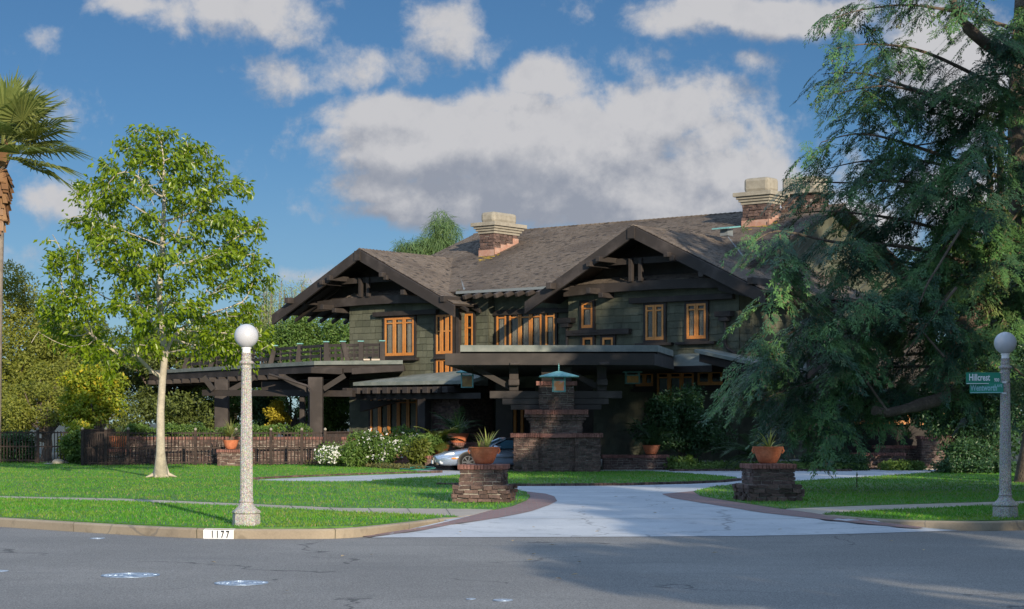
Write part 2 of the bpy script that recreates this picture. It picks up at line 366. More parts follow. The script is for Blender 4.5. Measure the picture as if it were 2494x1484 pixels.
def blade_fn(T, b):
    r = rnd(T); co = obco(T)
    c = T.mix(r, (.055,.215,.012), (.105,.31,.020)); c = T.mix(T.step(T.noise(co,.4,3),.42,.66), c, (.14,.28,.022))
    c = T.mix(T.math('MULTIPLY', T.step(T.noise(co,.9,4),.56,.72), T.math('MULTIPLY', T.math('FRACT', T.math('MULTIPLY', r, 53.1)), .9)), c, (.27,.27,.08)); c = T.mix(T.step(T.math('FRACT', T.math('MULTIPLY', r, 91.7)), .90, .96), c, (.32,.28,.12)); c = T.mix(T.math('MULTIPLY', T.step(T.noise(co,2.6,3),.58,.66), .6), c, (.03,.12,.012))
    T.link(c, b.inputs['Base Color']); b.inputs['Roughness'].default_value = .6
    tr = T.new('ShaderNodeBsdfTranslucent'); T.link(c, tr.inputs[0]); ms = T.new('ShaderNodeMixShader'); ms.inputs[0].default_value = .35
    T.link(b.outputs[0], ms.inputs[1]); T.link(tr.outputs[0], ms.inputs[2]); T.link(ms.outputs[0], T.n['Material Output'].inputs[0])
M['blade'] = mat('grass_blades', blade_fn)
def granite_fn(T, b):
    co = obco(T); v = T.new('ShaderNodeTexVoronoi'); T.link(co, v.inputs['Vector']); v.inputs['Scale'].default_value = 75
    n = T.noise(co, 60, 3, .7)
    c = T.mix(T.step(n,.36,.62), (.17,.16,.145), (.44,.425,.395)); c = T.mix(T.step(T.noise(co,2.,3),.5,.75), c, (.34,.32,.29))
    c = T.mix(.35, c, v.outputs['Color'], 'SOFT_LIGHT')
    T.link(c, b.inputs['Base Color']); b.inputs['Roughness'].default_value = .85; bump(T, b, n, .5, .006)
M['granite'] = mat('pebble_concrete', granite_fn)
M['globe'] = mat('opal_glass', base=(.44,.45,.48), rough=.3)
M['white'] = mat('white_paint', mottled((.80,.80,.80), (.72,.72,.72), 5, .6, 0, 0, 30, .1))
M['black'] = mat('black_paint', base=(.02,.02,.02), rough=.6)
M['sign'] = mat('green_sign', base=(.006,.20,.125), rough=.45)
M['signlet'] = mat('sign_lettering', base=(.72,.76,.80), rough=.4)
M['signedge'] = mat('sign_lettering_dull', base=(.25,.45,.50), rough=.4)
M['steel'] = mat('steel', base=(.5,.5,.5), rough=.35, metal=1)
def glass_fn(T, b):
    b.inputs['Base Color'].default_value = (.01,.012,.014,1); b.inputs['Roughness'].default_value = .06; b.inputs['Specular IOR Level'].default_value = .6
    tr = T.new('ShaderNodeBsdfTransparent'); tr.inputs[0].default_value = (.9,.92,.92,1)
    ms = T.new('ShaderNodeMixShader'); ms.inputs[0].default_value = .80
    T.link(b.outputs[0], ms.inputs[1]); T.link(tr.outputs[0], ms.inputs[2]); T.link(ms.outputs[0], T.n['Material Output'].inputs[0])
M['glass'] = mat('window_glass', glass_fn)
M['curtain'] = mat('pale_curtain', mottled((.42,.36,.29), (.52,.45,.37), 5, .9, 0, 0, 30, .1))
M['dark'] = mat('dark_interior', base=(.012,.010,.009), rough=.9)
M['bark'] = mat('pale_bark', mottled((.46,.41,.33), (.34,.305,.245), 3, .85, .6, .02, 18, .35))
M['bark2'] = mat('brown_bark', mottled((.085,.065,.05), (.14,.11,.085), 4, .95, .9, .04, 18, .5))
M['bark3'] = mat('grey_bark', mottled((.15,.125,.105), (.22,.185,.155), 4, .95, .7, .03, 18, .5))
M['ficus'] = leafmat('ficus_leaf', (.090,.165,.008), (.235,.315,.013), .36, rough=.32)
M['oak'] = leafmat('oak_leaf', (.085,.115,.026), (.15,.19,.042), .3)
M['olive'] = leafmat('olive_green_leaf', (.155,.185,.03), (.26,.27,.042), .35)
M['yellow'] = leafmat('yellow_green_leaf', (.15,.235,.018), (.34,.36,.026), .35, (.58,.44,.03))
M['gold'] = leafmat('golden_leaf', (.34,.30,.03), (.50,.40,.04), .35)
M['mid'] = leafmat('mid_green_leaf', (.065,.135,.024), (.14,.22,.045), .3)
M['pale'] = leafmat('pale_bamboo_leaf', (.20,.27,.10), (.34,.40,.18), .35)
M['pale2'] = leafmat('feathery_leaf', (.09,.17,.06), (.17,.26,.10), .35)
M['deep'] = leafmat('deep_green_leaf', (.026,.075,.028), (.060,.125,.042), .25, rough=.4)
def cedar_fn(T, b):
    r = rnd(T); co = obco(T); c = T.mix(r, (.034,.105,.030), (.098,.195,.052)); c = T.mix(T.step(T.noise(co,.9,3),.40,.62), c, (.022,.065,.036)); c = T.mix(T.step(T.noise(co,.55,3),.60,.72), c, (.11,.15,.045)); c = T.mix(T.step(T.math('FRACT', T.math('MULTIPLY', r, 61.)),.95,.97), c, (.13,.09,.045))
    T.link(c, b.inputs['Base Color']); b.inputs['Roughness'].default_value = .6
M['cedar'] = mat('cedar_needles', cedar_fn)
M['cycad'] = leafmat('cycad_leaf', (.022,.055,.020), (.045,.085,.028), .25, rough=.4)
M['fern'] = leafmat('yellowish_palm_leaf', (.09,.12,.018), (.15,.175,.03), .3)
M['palm'] = leafmat('fan_palm_leaf', (.14,.18,.05), (.27,.30,.09), .35)
M['drypalm'] = leafmat('dry_palm_leaf', (.22,.115,.06), (.34,.20,.10), .2)
M['spike'] = leafmat('variegated_blade', (.26,.29,.06), (.42,.42,.14), .3, rough=.45)
M['spike2'] = leafmat('yucca_blade', (.17,.20,.055), (.28,.29,.09), .3, rough=.45)
M['dry'] = leafmat('dry_blades', (.30,.22,.12), (.42,.33,.20), .2)
M['petal'] = leafmat('white_petal', (.75,.75,.72), (.85,.85,.85), .3)
M['ivy'] = leafmat('ground_cover_leaf', (.085,.105,.028), (.17,.14,.05), .3)
# ---------------------------------------------------------------- ground
def st(o): o['kind'] = 'structure'; return o
def sheet(name, pts, m, th=.04):
    return st(MB().slab(pts, th).build(name, m))
def Gs(l, z=0.0): return [G(x, y, z) for x, y in l]
kerbL = [(-1500,1150),(-700,1213),(-250,1248),(0,1262),(200,1274),(350,1282),(500,1288),(720,1289.5),(860,1286.5),(1000,1273),(1075,1264),(1135,1257)]
kerbR = [(1985,1252),(2069,1261),(2150,1266),(2230,1269),(2350,1271),(2494,1269.5),(2900,1255),(3600,1225)]
kL = Gs(kerbL); kR = Gs(kerbR)
road_pts = [(-170,-60,-.15),(170,-60,-.15),(170,120,-.15),(-170,120,-.15)]
sheet('road', [np.array(p) for p in road_pts], M['road'])
# land behind the kerb, out to the horizon
frontline = [(860,1309.5),(1159,1308.5),(1500,1307.5),(1801,1306),(2069,1300.5),(2304,1292)]
ga = [p+np.array([0,0,-.06]) for p in kL]
sheet('ground', [np.array([-900.,kL[0][1]+30,-.06])]+ga+[G(1250,1262,-.06),G(1900,1262,-.06)]+[p+np.array([0,0,-.06]) for p in kR]+[np.array([900.,kR[-1][1]+20,-.06]), np.array([900.,2600,-.06]), np.array([-900.,2600,-.06])], M['soil'], .02)
def zr(py): return -.018 if py <= 1262 else -.018-.126*min(1,(py-1262)/46)
# driveway: level part, then the apron running down to the road
sheet('driveway', Gs([(430,1200),(430,1146),(2420,1144),(2420,1190),(2250,1264),(2135,1268),(1900,1262),(1250,1262),(1100,1268)], -.018), M['drive'], .03)
RB = np.array([(1090,1268),(1250,1262),(1500,1262),(1750,1262),(1900,1262),(2135,1268)], float); RF = np.array([(905,1309.5),(1159,1308.5),(1500,1307.5),(1801,1306),(2069,1300.5),(2345,1292)], float)
def ramp_z(px, py):                                          # height of the apron under a pixel
    best = None
    for k in np.linspace(0, 5, 401):
        i = min(int(k), 4); f = k-i; B_ = G(*(RB[i]),-.018)*(1-f)+G(*(RB[i+1]),-.018)*f; F_ = G(*(RF[i]),-.144)*(1-f)+G(*(RF[i+1]),-.144)*f
        ty = np.linspace(-.35, 1.1, 30)[:,None]; Q = B_+(F_-B_)*ty; X_ = CX+F*Q[:,0]/Q[:,1]; Y_ = YH-F*(Q[:,2]-ZC)/Q[:,1]; dd = (X_-px)**2+9*(Y_-py)**2; j = dd.argmin()
        if best is None or dd[j] < best[0]: best = (dd[j], Q[j,2])
    return max(-.144, min(-.018, best[1]))
def ramp_pt(k, t_):
    i = min(int(k), 4); f = k-i; B_ = G(*(RB[i]),-.018)*(1-f)+G(*(RB[i+1]),-.018)*f; F_ = G(*(RF[i]),-.144)*(1-f)+G(*(RF[i+1]),-.144)*f; return B_+(F_-B_)*t_
def ramp():
    m = MB(); nk, nt = 50, 8; V = [ramp_pt(5*a/nk, b/nt) for a in range(nk+1) for b in range(nt+1)]
    m.add(V, [(a*(nt+1)+b, a*(nt+1)+b+1, (a+1)*(nt+1)+b+1, (a+1)*(nt+1)+b) for a in range(nk) for b in range(nt)])
    st(m.build('driveway_apron', M['drive']))
ramp()
def bricks_strip(name, outer, inner, dz=.006):
    n = 26
    def res(l):
        l = np.array(l, float); s = np.r_[0, np.cumsum(np.linalg.norm(np.diff(l, axis=0), axis=1))]; t = np.linspace(0, s[-1], n)
        return np.c_[np.interp(t, s, l[:,0]), np.interp(t, s, l[:,1])]
    o = res(outer); i_ = res(inner); V = []
    for a, b in zip(o, i_): V += [G(a[0], a[1], (ramp_z(*a) if a[1] > 1258 else -.018)+dz), G(b[0], b[1], (ramp_z(*b) if b[1] > 1258 else -.018)+dz)]
    st(MB().add(V, [(2*i, 2*i+1, 2*i+3, 2*i+2) for i in range(n-1)]).build(name, M['pavbrick']))
outL = [(880,1306),(1031,1284),(1117,1264),(1152,1254.5),(1204,1240.6),(1247.6,1232),(1282,1218),(1291,1209),(1280,1198)]
inL = [(900,1308),(1031,1291),(1100,1277),(1204,1263),(1291,1246),(1352,1225),(1363,1214),(1335,1203),(1285,1197.5)]
outR = [(1690,1196),(1700,1207),(1760,1217),(1830,1228),(1908,1240),(2005,1253),(2122,1269),(2250,1284)]
inR = [(1612,1203),(1625,1211),(1710,1225),(1780,1236),(1850,1248),(2015,1266),(2120,1277),(2235,1288)]
bricks_strip('brick_border', outL, inL); bricks_strip('brick_border', outR, inR)
def kerb(name, P, taper_end):
    n = len(P); V = []; fc = []
    for i, p in enumerate(P):
        d = P[min(i+1,n-1)]-P[max(i-1,0)]; d /= np.linalg.norm(d); nb = np.array([-d[1], d[0], 0])
        k = taper_end(i, n)
        V += [p+[0,0,-.21], p+[0,0,-.02+k]-nb*.012, p+[0,0,.006+k]+nb*.012, p+[0,0,.006+k]+nb*.16, p+[0,0,-.21]+nb*.16]
    for i in range(n-1):
        for j in range(4): fc.append((5*i+j, 5*(i+1)+j, 5*(i+1)+j+1, 5*i+j+1))
    return st(MB().add(V, fc).build(name, M['kerb']))
def smooth_path(P, k=5):
    P = np.array(P); n = len(P); out = []
    for i in range(n-1):
        p0, p1, p2, p3 = P[max(i-1,0)], P[i], P[i+1], P[min(i+2,n-1)]
        for t in np.linspace(0, 1, k, endpoint=False):
            out.append(.5*((2*p1)+(-p0+p2)*t+(2*p0-5*p1+4*p2-p3)*t*t+(-p0+3*p1-3*p2+p3)*t**3))
    out.append(P[-1]); return out
kl = kerb('kerb', smooth_path(kL), lambda i, n: -.006 if i < n-3 else -.02)
kr = kerb('kerb', smooth_path(kR), lambda i, n: -.02 if i < 2 else 0.)
for kk in (kl, kr):
    P_ = smooth_path(kL if kk is kl else kR, 9)
    acc = 0; nxt = 1.5
    for i in range(1, len(P_)-8):
        acc += np.linalg.norm(P_[i]-P_[i-1])
        if acc < nxt or i < 8: continue
        acc = 0; nxt = random.uniform(2.0, 4.5)
        p = P_[i]; q_ = P_[i+1]; d = (q_-p)/np.linalg.norm(q_-p); nb = np.array([-d[1], d[0], 0]); w = .005
        MB().add([p-d*w-nb*.004+[0,0,-.2], p+d*w-nb*.004+[0,0,-.2], p+d*w-nb*.016+[0,0,-.022], p-d*w-nb*.016+[0,0,-.022], p-d*w+nb*.012+[0,0,.010], p+d*w+nb*.012+[0,0,.010], p-d*w+nb*.16+[0,0,.010], p+d*w+nb*.16+[0,0,.010]], [(0,1,2,3),(3,2,5,4),(4,5,7,6)]).build('kerb_joint', M['soil'], kk)
# house number painted on the kerb face
def text_mesh(txt, size, sx=1., ext=.0, bold=.018):
    cu = bpy.data.curves.new('lettering', 'FONT'); cu.body = txt; cu.size = size; cu.extrude = ext; cu.resolution_u = 2
    cu.align_x = 'CENTER'; cu.align_y = 'CENTER'; cu.offset = size*bold
    o = bpy.data.objects.new('lettering', cu); COL.objects.link(o); bpy.context.view_layer.update()
    me = bpy.data.meshes.new_from_object(o.evaluated_get(bpy.context.evaluated_depsgraph_get())); bpy.data.objects.remove(o)
    for v in me.vertices: v.co.x *= sx
    return me
SP = np.array(smooth_path(kL)); SPx = CX+F*SP[:,0]/SP[:,1]
onk = lambda px: np.array([np.interp(px, SPx, SP[:,0]), np.interp(px, SPx, SP[:,1]), 0.])
a = onk(497); b = onk(571); t = (b-a)/np.linalg.norm(b-a); nn = np.array([t[1], -t[0], 0])
def panel():
    m = MB(); o1 = nn*.03
    m.add([a+o1+[0,0,-.158], b+o1+[0,0,-.158], b+o1+[0,0,-.022], a+o1+[0,0,-.022], a+[0,0,.004]-nn*.04, b+[0,0,.004]-nn*.04], [(0,1,2,3),(3,2,5,4)])
    return m.build('painted_panel', M['white'], kl)
panel()
me = text_mesh('1 1 7 7', .15, .72, .0, .035); o = new_obj('house_number', me, M['black'], kl)
mid = a*.45+b*.55+nn*.034+np.array([0,0,-.088])
o.matrix_local = Matrix(((t[0],0,nn[0],mid[0]),(t[1],0,nn[1],mid[1]),(0,1,0,mid[2]),(0,0,0,1)))
# lawns, verges, walks
lawnA = [(-1500,1150),(-700,1187),(0,1208),(300,1214),(617,1227),(835,1236.5),(1148,1238.7),(1204,1240.4),(1247,1232),(1282,1218),(1291,1209),(1280,1198.5),(1250,1190),(1160,1185),(1100,1182),(1064,1179.5),(1235,1181.5),(1400,1181),(1524,1180),(1680,1176),(1760,1172.5),(1803,1168),(1790,1162),(1706,1155),(1628,1150),(1580,1147.5),(1240,1147.5),(1160,1153),(1100,1157.5),(1000,1164),(910,1169.5),(902,1172),(800,1173),(673,1171.5),(618,1169.5),(630,1167),(760,1161),(900,1156),(1050,1151.5),(1000,1146),(880,1138),(740,1132),(450,1131),(200,1132),(120,1127),(0,1125),(-700,1118),(-1500,1105)]
verA = [(-1500,1155),(-700,1192),(0,1213),(300,1221),(617,1234),(835,1245.6),(1063,1255),(1117,1256.5),(1075,1260),(1000,1268.5),(860,1281),(720,1284),(640,1285),(560,1284),(450,1281),(350,1277),(200,1269),(0,1258),(-250,1243),(-700,1209),(-1500,1162)]
lawnB = [(1690,1196),(1739,1184.5),(1813,1177.5),(1942,1171),(2071,1164),(2281,1150),(2494,1146),(2900,1138),(3600,1128),(3600,1190),(2900,1205),(2494,1220),(2436,1221),(2071,1232),(1905,1238.5),(1830,1227),(1760,1216.5),(1705,1207)]
verB = [(2003,1251),(2108,1244.5),(2292,1236),(2494,1227.5),(2900,1211),(3600,1194),(3600,1221),(2900,1251),(2494,1265.5),(2350,1267.5),(2230,1265),(2150,1262),(2069,1257)]
walkA = [(-1500,1149),(-700,1186),(0,1207),(300,1213),(617,1226),(835,1235.5),(1148,1237.7),(1206,1239.5),(1152,1254.5),(1117,1258),(1063,1256),(835,1246.6),(617,1235),(300,1222),(0,1214),(-700,1193),(-1500,1156)]
walkB = [(1905,1237.5),(2071,1231),(2436,1220),(2494,1219),(2900,1204),(3600,1189),(3600,1195),(2900,1212),(2494,1228.5),(2292,1237),(2108,1245.5),(2003,1253)]
LAWNS = []
for nm, pl in (('lawn',lawnA),('verge',verA),('lawn',lawnB),('verge',verB)):
    P = Gs(pl); LAWNS.append(np.array(P)[:, :2]); sheet(nm, P, M['lawn'], .03)
for pl in (walkA, walkB): sheet('sidewalk', Gs(pl, -.008), M['walk'], .03)
# expansion joints of the sidewalk and driveway
def joint(name, p, q, w=.012): 
    d = (q-p)/np.linalg.norm(q-p); s_ = np.array([-d[1], d[0], 0])*w/2
    st(MB().add([p-s_, q-s_, q+s_, p+s_], [(0,1,2,3)]).build(name, M['soil']))
for x in np.arange(40, 1150, 95):
    t0 = np.interp(x, [p[0] for p in walkA[2:8]], [p[1] for p in walkA[2:8]]); t1 = np.interp(x+14, [0,300,617,835,1063,1117], [1213,1221,1234,1245.6,1255,1257])
    joint('sidewalk_joint', G(x, t0, -.004), G(x+14, t1, -.004))
joint('driveway_joint', G(1215,1262.5,-.012), G(1960,1262.5,-.012), .03)
for y in (1228,1200): joint('driveway_joint', G(1375 if y>1210 else 1330,y,-.013), G(1700 if y>1210 else 1610,y,-.013), .03)
# brick edgings along the drive
def edging(pts, h=.05, w=.11):
    P = Gs(pts); m = MB()
    for p, q in zip(P[:-1], P[1:]):
        L = np.linalg.norm(q-p); n = max(1, int(L/.125)); d = (q-p)/L; s_ = np.array([-d[1], d[0], 0])
        for i in range(n):
            c = p+d*(i+.5)*L/n; hh = h+random.uniform(-.008,.008); l = L/n*.44
            m.hexa([c-d*l-s_*w/2+[0,0,-.03], c+d*l-s_*w/2+[0,0,-.03], c+d*l+s_*w/2+[0,0,-.03], c-d*l+s_*w/2+[0,0,-.03]], [c-d*l-s_*w/2+[0,0,hh], c+d*l-s_*w/2+[0,0,hh], c+d*l+s_*w/2+[0,0,hh], c-d*l+s_*w/2+[0,0,hh]])
    st(m.build('kerb', M['brick']))
edging([(1064,1180.5),(1235,1182.5),(1400,1182),(1524,1181),(1680,1177),(1760,1173.5),(1803,1169)])
edging([(618,1168.5),(630,1166.5),(760,1160.5),(900,1155.5),(1050,1151),(1075,1150)])
edging([(1630,1146.5),(1740,1146),(2075,1146.5)])
# grass blades
def inside(P, poly):
    x, y = P[:,0], P[:,1]; c = np.zeros(len(P), bool); n = len(poly)
    for i in range(n):
        x0, y0 = poly[i]; x1, y1 = poly[(i+1)%n]
        k = ((y0 > y) != (y1 > y)) & (x < (x1-x0)*(y-y0)/(y1-y0+1e-12)+x0); c ^= k
    return c
def blades():
    pts = []
    for poly, dn in zip(LAWNS, (150, 330, 150, 330)):
        lo = poly.min(0); hi = poly.max(0)
        lo[0] = max(lo[0], -28); hi[0] = min(hi[0], 25); lo[1] = max(lo[1], 20)
        N = int((hi-lo).prod()*dn); P = rng.uniform(lo, hi, (N, 2)); P = P[np.abs(P[:,0]) < .30*P[:,1]+3.5]
        pts.append(P[inside(P, poly)])
    P = np.vstack(pts); n = len(P)
    h = rng.uniform(.022, .055, n); a = rng.uniform(0, 2*np.pi, n); w = rng.uniform(.006, .013, n); ln = rng.normal(0, .5, (n,2))*h[:,None]
    V = np.zeros((n,3,3), np.float32)
    V[:,0,:2] = P+np.c_[np.cos(a),np.sin(a)]*w[:,None]; V[:,1,:2] = P-np.c_[np.cos(a),np.sin(a)]*w[:,None]; V[:,2,:2] = P+ln; V[:,2,2] = h
    o = np_mesh('grass', V.reshape(-1,3), np.arange(3*n).reshape(-1,3), M['blade']); tag(o, 'short mown green grass covering the lawns and verges', 'grass', kind='stuff')
blades()

# ---------------------------------------------------------------- brickwork
def brick_block(m, c, ax, ay, x0, x1, y0, y1, z0, z1, bl=.22, bh=.075, jit=.012, stand=0., rough=0.):
    """bricks round the four sides of a block; c origin, ax/ay the unit axes"""
    c = np.asarray(c, float); nz = max(1, round((z1-z0)/bh)); hz = (z1-z0)/nz
    def P(x, y, z): return c+ax*x+ay*y+np.array([0,0,z])
    for k in range(nz):
        za = z0+k*hz+.008; zb = z0+(k+1)*hz-.008
        for (a0, a1, fx) in ((x0, x1, 'f'), (x0, x1, 'b'), (y0, y1, 'l'), (y0, y1, 'r')):
            t = a0-(random.random()*bl)
            while t < a1:
                l = bl*(1 if not stand else .36)*random.uniform(.75,1.25); s0 = max(t, a0)+.008; s1 = min(t+l, a1)-.008; t += l
                if s1-s0 < .03: continue
                o = random.uniform(-jit, jit)+ (random.choice((0,0,0,rough)) if rough else 0); dp = .10
                e = [random.uniform(-.006-rough*.3,.006+rough*.3) for _ in range(4)]
                if fx == 'f': q = [(s0, y0-o), (s1, y0-o), (s1, y0+dp), (s0, y0+dp)]
                elif fx == 'b': q = [(s0, y1-dp), (s1, y1-dp), (s1, y1+o), (s0, y1+o)]
                elif fx == 'l': q = [(x0-o, s0), (x0+dp, s0), (x0+dp, s1), (x0-o, s1)]
                else: q = [(x1-dp, s0), (x1+o, s0), (x1+o, s1), (x1-dp, s1)]
                m.hexa([P(x, y, za+e[i]) for i, (x, y) in enumerate(q)], [P(x, y, zb+e[3-i]) for i, (x, y) in enumerate(q)])
def core(m, c, ax, ay, x0, x1, y0, y1, z0, z1, ins=.022):
    m.hexa([c+ax*x+ay*y+[0,0,z0] for x, y in ((x0+ins,y0+ins),(x1-ins,y0+ins),(x1-ins,y1-ins),(x0+ins,y1-ins))], [c+ax*x+ay*y+[0,0,z1-.012] for x, y in ((x0+ins,y0+ins),(x1-ins,y0+ins),(x1-ins,y1-ins),(x0+ins,y1-ins))])
def axes(deg): t = R(deg); return np.array([math.cos(t), math.sin(t), 0]), np.array([-math.sin(t), math.cos(t), 0])
def gate_pier(c, deg, label, hgt, sc=1.):
    ax, ay = axes(deg); t = thing('gate_pier', label, 'brick pier', c, 'brick piers at the drive entrance'); b = MB(); k = MB(); q = MB()
    w = .44*sc
    brick_block(b, c, ax, ay, -w-.13, w+.13, -w-.13, w+.13, 0, hgt*.45, .24, .085, .028, rough=.035); brick_block(b, c, ax, ay, -w, w, -w, w, hgt*.45, hgt*.86, .24, .075, .014, rough=.012)
    core(k, c, ax, ay, -w-.13, w+.13, -w-.13, w+.13, -.02, hgt*.45, .036); core(k, c, ax, ay, -w, w, -w, w, hgt*.45-.02, hgt*.87)
    brick_block(q, c, ax, ay, -w-.035, w+.035, -w-.035, w+.035, hgt*.86, hgt, .22, hgt*.14, .006, stand=1); core(q, c, ax, ay, -w-.03, w+.03, -w-.03, w+.03, hgt*.86, hgt)
    b.build('brickwork', M['brick'], t); k.build('mortar', M['mortar'], t); q.build('cap', M['brickcap'], t)
    return t
pcL = G(1178,1224); pcL = pcL+np.array([0,.5,0]); pcR = G(1878,1221)+np.array([0,.5,0])
gate_pier(pcL, -9, 'squat brick pier on the left of the driveway mouth, under the orange pot', .78); gate_pier(pcR, 9, 'squat brick pier on the right of the driveway mouth, beside the right lawn', .78, 1.02)

# ---------------------------------------------------------------- plants: small kinds
def blade_plant(c, n, L, w, m, name, parent, droop=.5, spread=1.0, seed=1):
    r = np.random.default_rng(seed); V = []; Fc = []
    for i in range(n):
        az = r.uniform(0, 2*np.pi); el = r.uniform(.25, 1.45) if spread >= 1 else r.uniform(.9, 1.5); l = L*r.uniform(.6, 1.1); p = np.array(c, float); k = 5
        h = np.array([math.cos(az), math.sin(az), 0]); sdv = np.array([-math.sin(az), math.cos(az), 0]); o = len(V)
        for j in range(k+1):
            f = j/k; ww = w*(1-f**2)*(.6+.8*f if f < .4 else .92); V += [p-sdv*ww/2, p+sdv*ww/2+np.array([0,0,.2*ww])]
            e = el-droop*f*f*1.6; p = p+(h*math.cos(e)+np.array([0,0,math.sin(e)]))*l/k
        for j in range(k): Fc.append((o+2*j, o+2*j+1, o+2*j+3, o+2*j+2))
    return np_mesh(name, V, Fc, m, parent)
def pot(c, r, h, label, group='terracotta pots', rim=True):
    t = thing('plant_pot', label, 'pot', c, group)
    MB().lathe([(r*.52,0),(r*.62,h*.06),(r*.78,h*.35),(r*.92,h*.7),(r*.985,h*.93),(r*1.03,h*.94),(r*1.04,h),(r*.96,h),(r*.94,h*.9)], c, 40).build('bowl', M['terra'], t, True)
    MB().lathe([(r*.93,h*.86),(r*.93,h*.9)], c, 24).build('soil', M['soil'], t)
    if rim:
        for sgn in (-1, 1): MB().tube([c+np.array([sgn*r*.98,-.01,h*.92]), c+np.array([sgn*r*1.06,-.01,h*.75]), c+np.array([sgn*r*.93,-.01,h*.6])], .022, 6).build('lug_handle', M['terra'], t, True)
    return t
tl = pcL+np.array([0,-.02,.785]); tr = pcR+np.array([0,-.02,.785])
pot(tl, .31, .35, 'bright orange clay bowl planter with dry grasses on the left gate pier'); pot(tr, .315, .35, 'dull red clay bowl planter on the right gate pier')
def potplant(c, label, cat, name='spiky_plant'): return thing(name, label, cat, c)
t = potplant(tl+[0,0,.3], 'yellow green spiky plant among dead blades in the orange pot of the left gate pier', 'plant')
blade_plant(tl+[.06,0,.3], 13, .52, .045, M['spike'], 'green_blades', t, .25, .5, 3); blade_plant(tl+[-.1,0,.3], 9, .34, .035, M['spike'], 'side_blades', t, .6, 1, 5); blade_plant(tl+[-.02,0,.28], 60, .30, .016, M['dry'], 'dead_blades', t, .8, 1, 4)
t = potplant(tr+[0,0,.3], 'sparse pale spiky plant in the red pot of the right gate pier', 'plant')
blade_plant(tr+[.03,0,.3], 20, .50, .036, M['spike'], 'blades', t, .55, 1, 8); blade_plant(tr+[.03,0,.3], 5, .45, .04, M['spike'], 'centre_blades', t, .1, .5, 9)

# ---------------------------------------------------------------- street lamps and signs
def street_lamp(c):
    t = thing('street_lamp', 'pale pebbled street lamp with a white globe standing on the kerb above the house number', 'street lamp', c, 'globe street lamps at the kerb')
    MB().lathe([(.214,-.05),(.214,0),(.212,.17),(.200,.185),(.205,.19),(.222,.205),(.222,.222),(.205,.245)], c, 48, sides=(8,.3)).build('base', M['granite'], t)
    MB().lathe([(.200,.245),(.150,.29),(.118,.335),(.106,.37),(.118,.378),(.118,.395),(.108,.41),(.104,.43)], c, 48).build('flare', M['granite'], t, True)
    MB().lathe([(.103,.43),(.104,.45),(.0965,1.2),(.087,1.9),(.079,2.49),(.078,2.51)], c, 128, flute=(.45,2.495,16,.10)).build('shaft', M['granite'], t, True)
    MB().lathe([(.080,2.50),(.086,2.52),(.086,2.54),(.078,2.55),(.078,2.565),(.112,2.585),(.118,2.60),(.108,2.62),(.082,2.632),(.076,2.66),(.082,2.672),(.082,2.69),(.074,2.70),(.076,2.735),(.082,2.742),(.080,2.756),(.07,2.76)], c, 40).build('collar', M['granite'], t, True)
    MB().lathe([(.066,2.755),(.066,2.815),(.078,2.822),(.078,2.842)], c, 32).build('globe_holder', M['white'], t, True)
    MB().lathe([(.192*math.sin(a), 3.025-.192*math.cos(a)) for a in np.linspace(.38, math.pi-.01, 30)], c, 48).build('globe', M['globe'], t, True)
    return t
lampL = street_lamp(G(598,1281)+np.array([0,.1,0]))
lr = G(2448.5,1260); lampR = dup(lampL); lampR.location = lr; lampR['label'] = 'grey shaded street lamp carrying two green street signs at the right edge'
def street_sign(c, yaw, w, h, txt, label, small=None, sx=.6, hx=0., zz=.0, lm='signlet', size=.15):
    ax, ay = axes(yaw); t = thing('street_sign', label, 'street sign', c, 'green street name signs on the lamp')
    c = np.asarray(c, float); m = MB(); f = lambda x, y, z: c+ax*x+ay*y+np.array([0,0,z])
    m.box(-w, 0, -.004, .004, -h/2, h/2, f).build('sign_blade', M['sign'], t, bevel=.002)
    MB().box(-w+.01, -.01, -.0065, -.0045, -h/2+.008, -h/2+.018, f).build('border_line', M[lm], t)
    for z in (-h/2, h/2): MB().box(-.02, .05, -.012, .012, z-.012, z+.012, f).build('bracket', M['steel'], t)
    for tx, x, z, s_, k in [(txt, -w/2+hx, zz, size, sx)]+([small] if small else []):
        o = new_obj('lettering', text_mesh(tx, s_, k), M[lm], t)
        p = f(x, -.0075, z)-np.asarray(c); o.matrix_parent_inverse = Matrix.Identity(4)
        o.matrix_local = Matrix(((ax[0],0,-ay[0],p[0]),(ax[1],0,-ay[1],p[1]),(0,1,0,p[2]),(0,0,0,1)))
    return t
dl = lr[1]
street_sign(at(2437,922,dl-.03), 3, .61, .205, 'Hillcrest', 'upper green sign reading Hillcrest, partly behind the lower sign', ('900', -.07, -.03, .085, .7), .66, -.07, .012, 'signlet', .165)
street_sign(at(2444,945,dl-.12)+np.array([0,0,0]), -18, .57, .185, 'Wentworth', 'lower green sign reading Wentworth AVE, overlapping the Hillcrest sign', ('AVE', -.065, .035, .07, .75), .62, -.045, .0, 'signedge', .15)
MB().lathe([(.088,0),(.088,.02)], lr+np.array([0,0,2.34]), 32).build('strap', M['steel'], lampR, True)

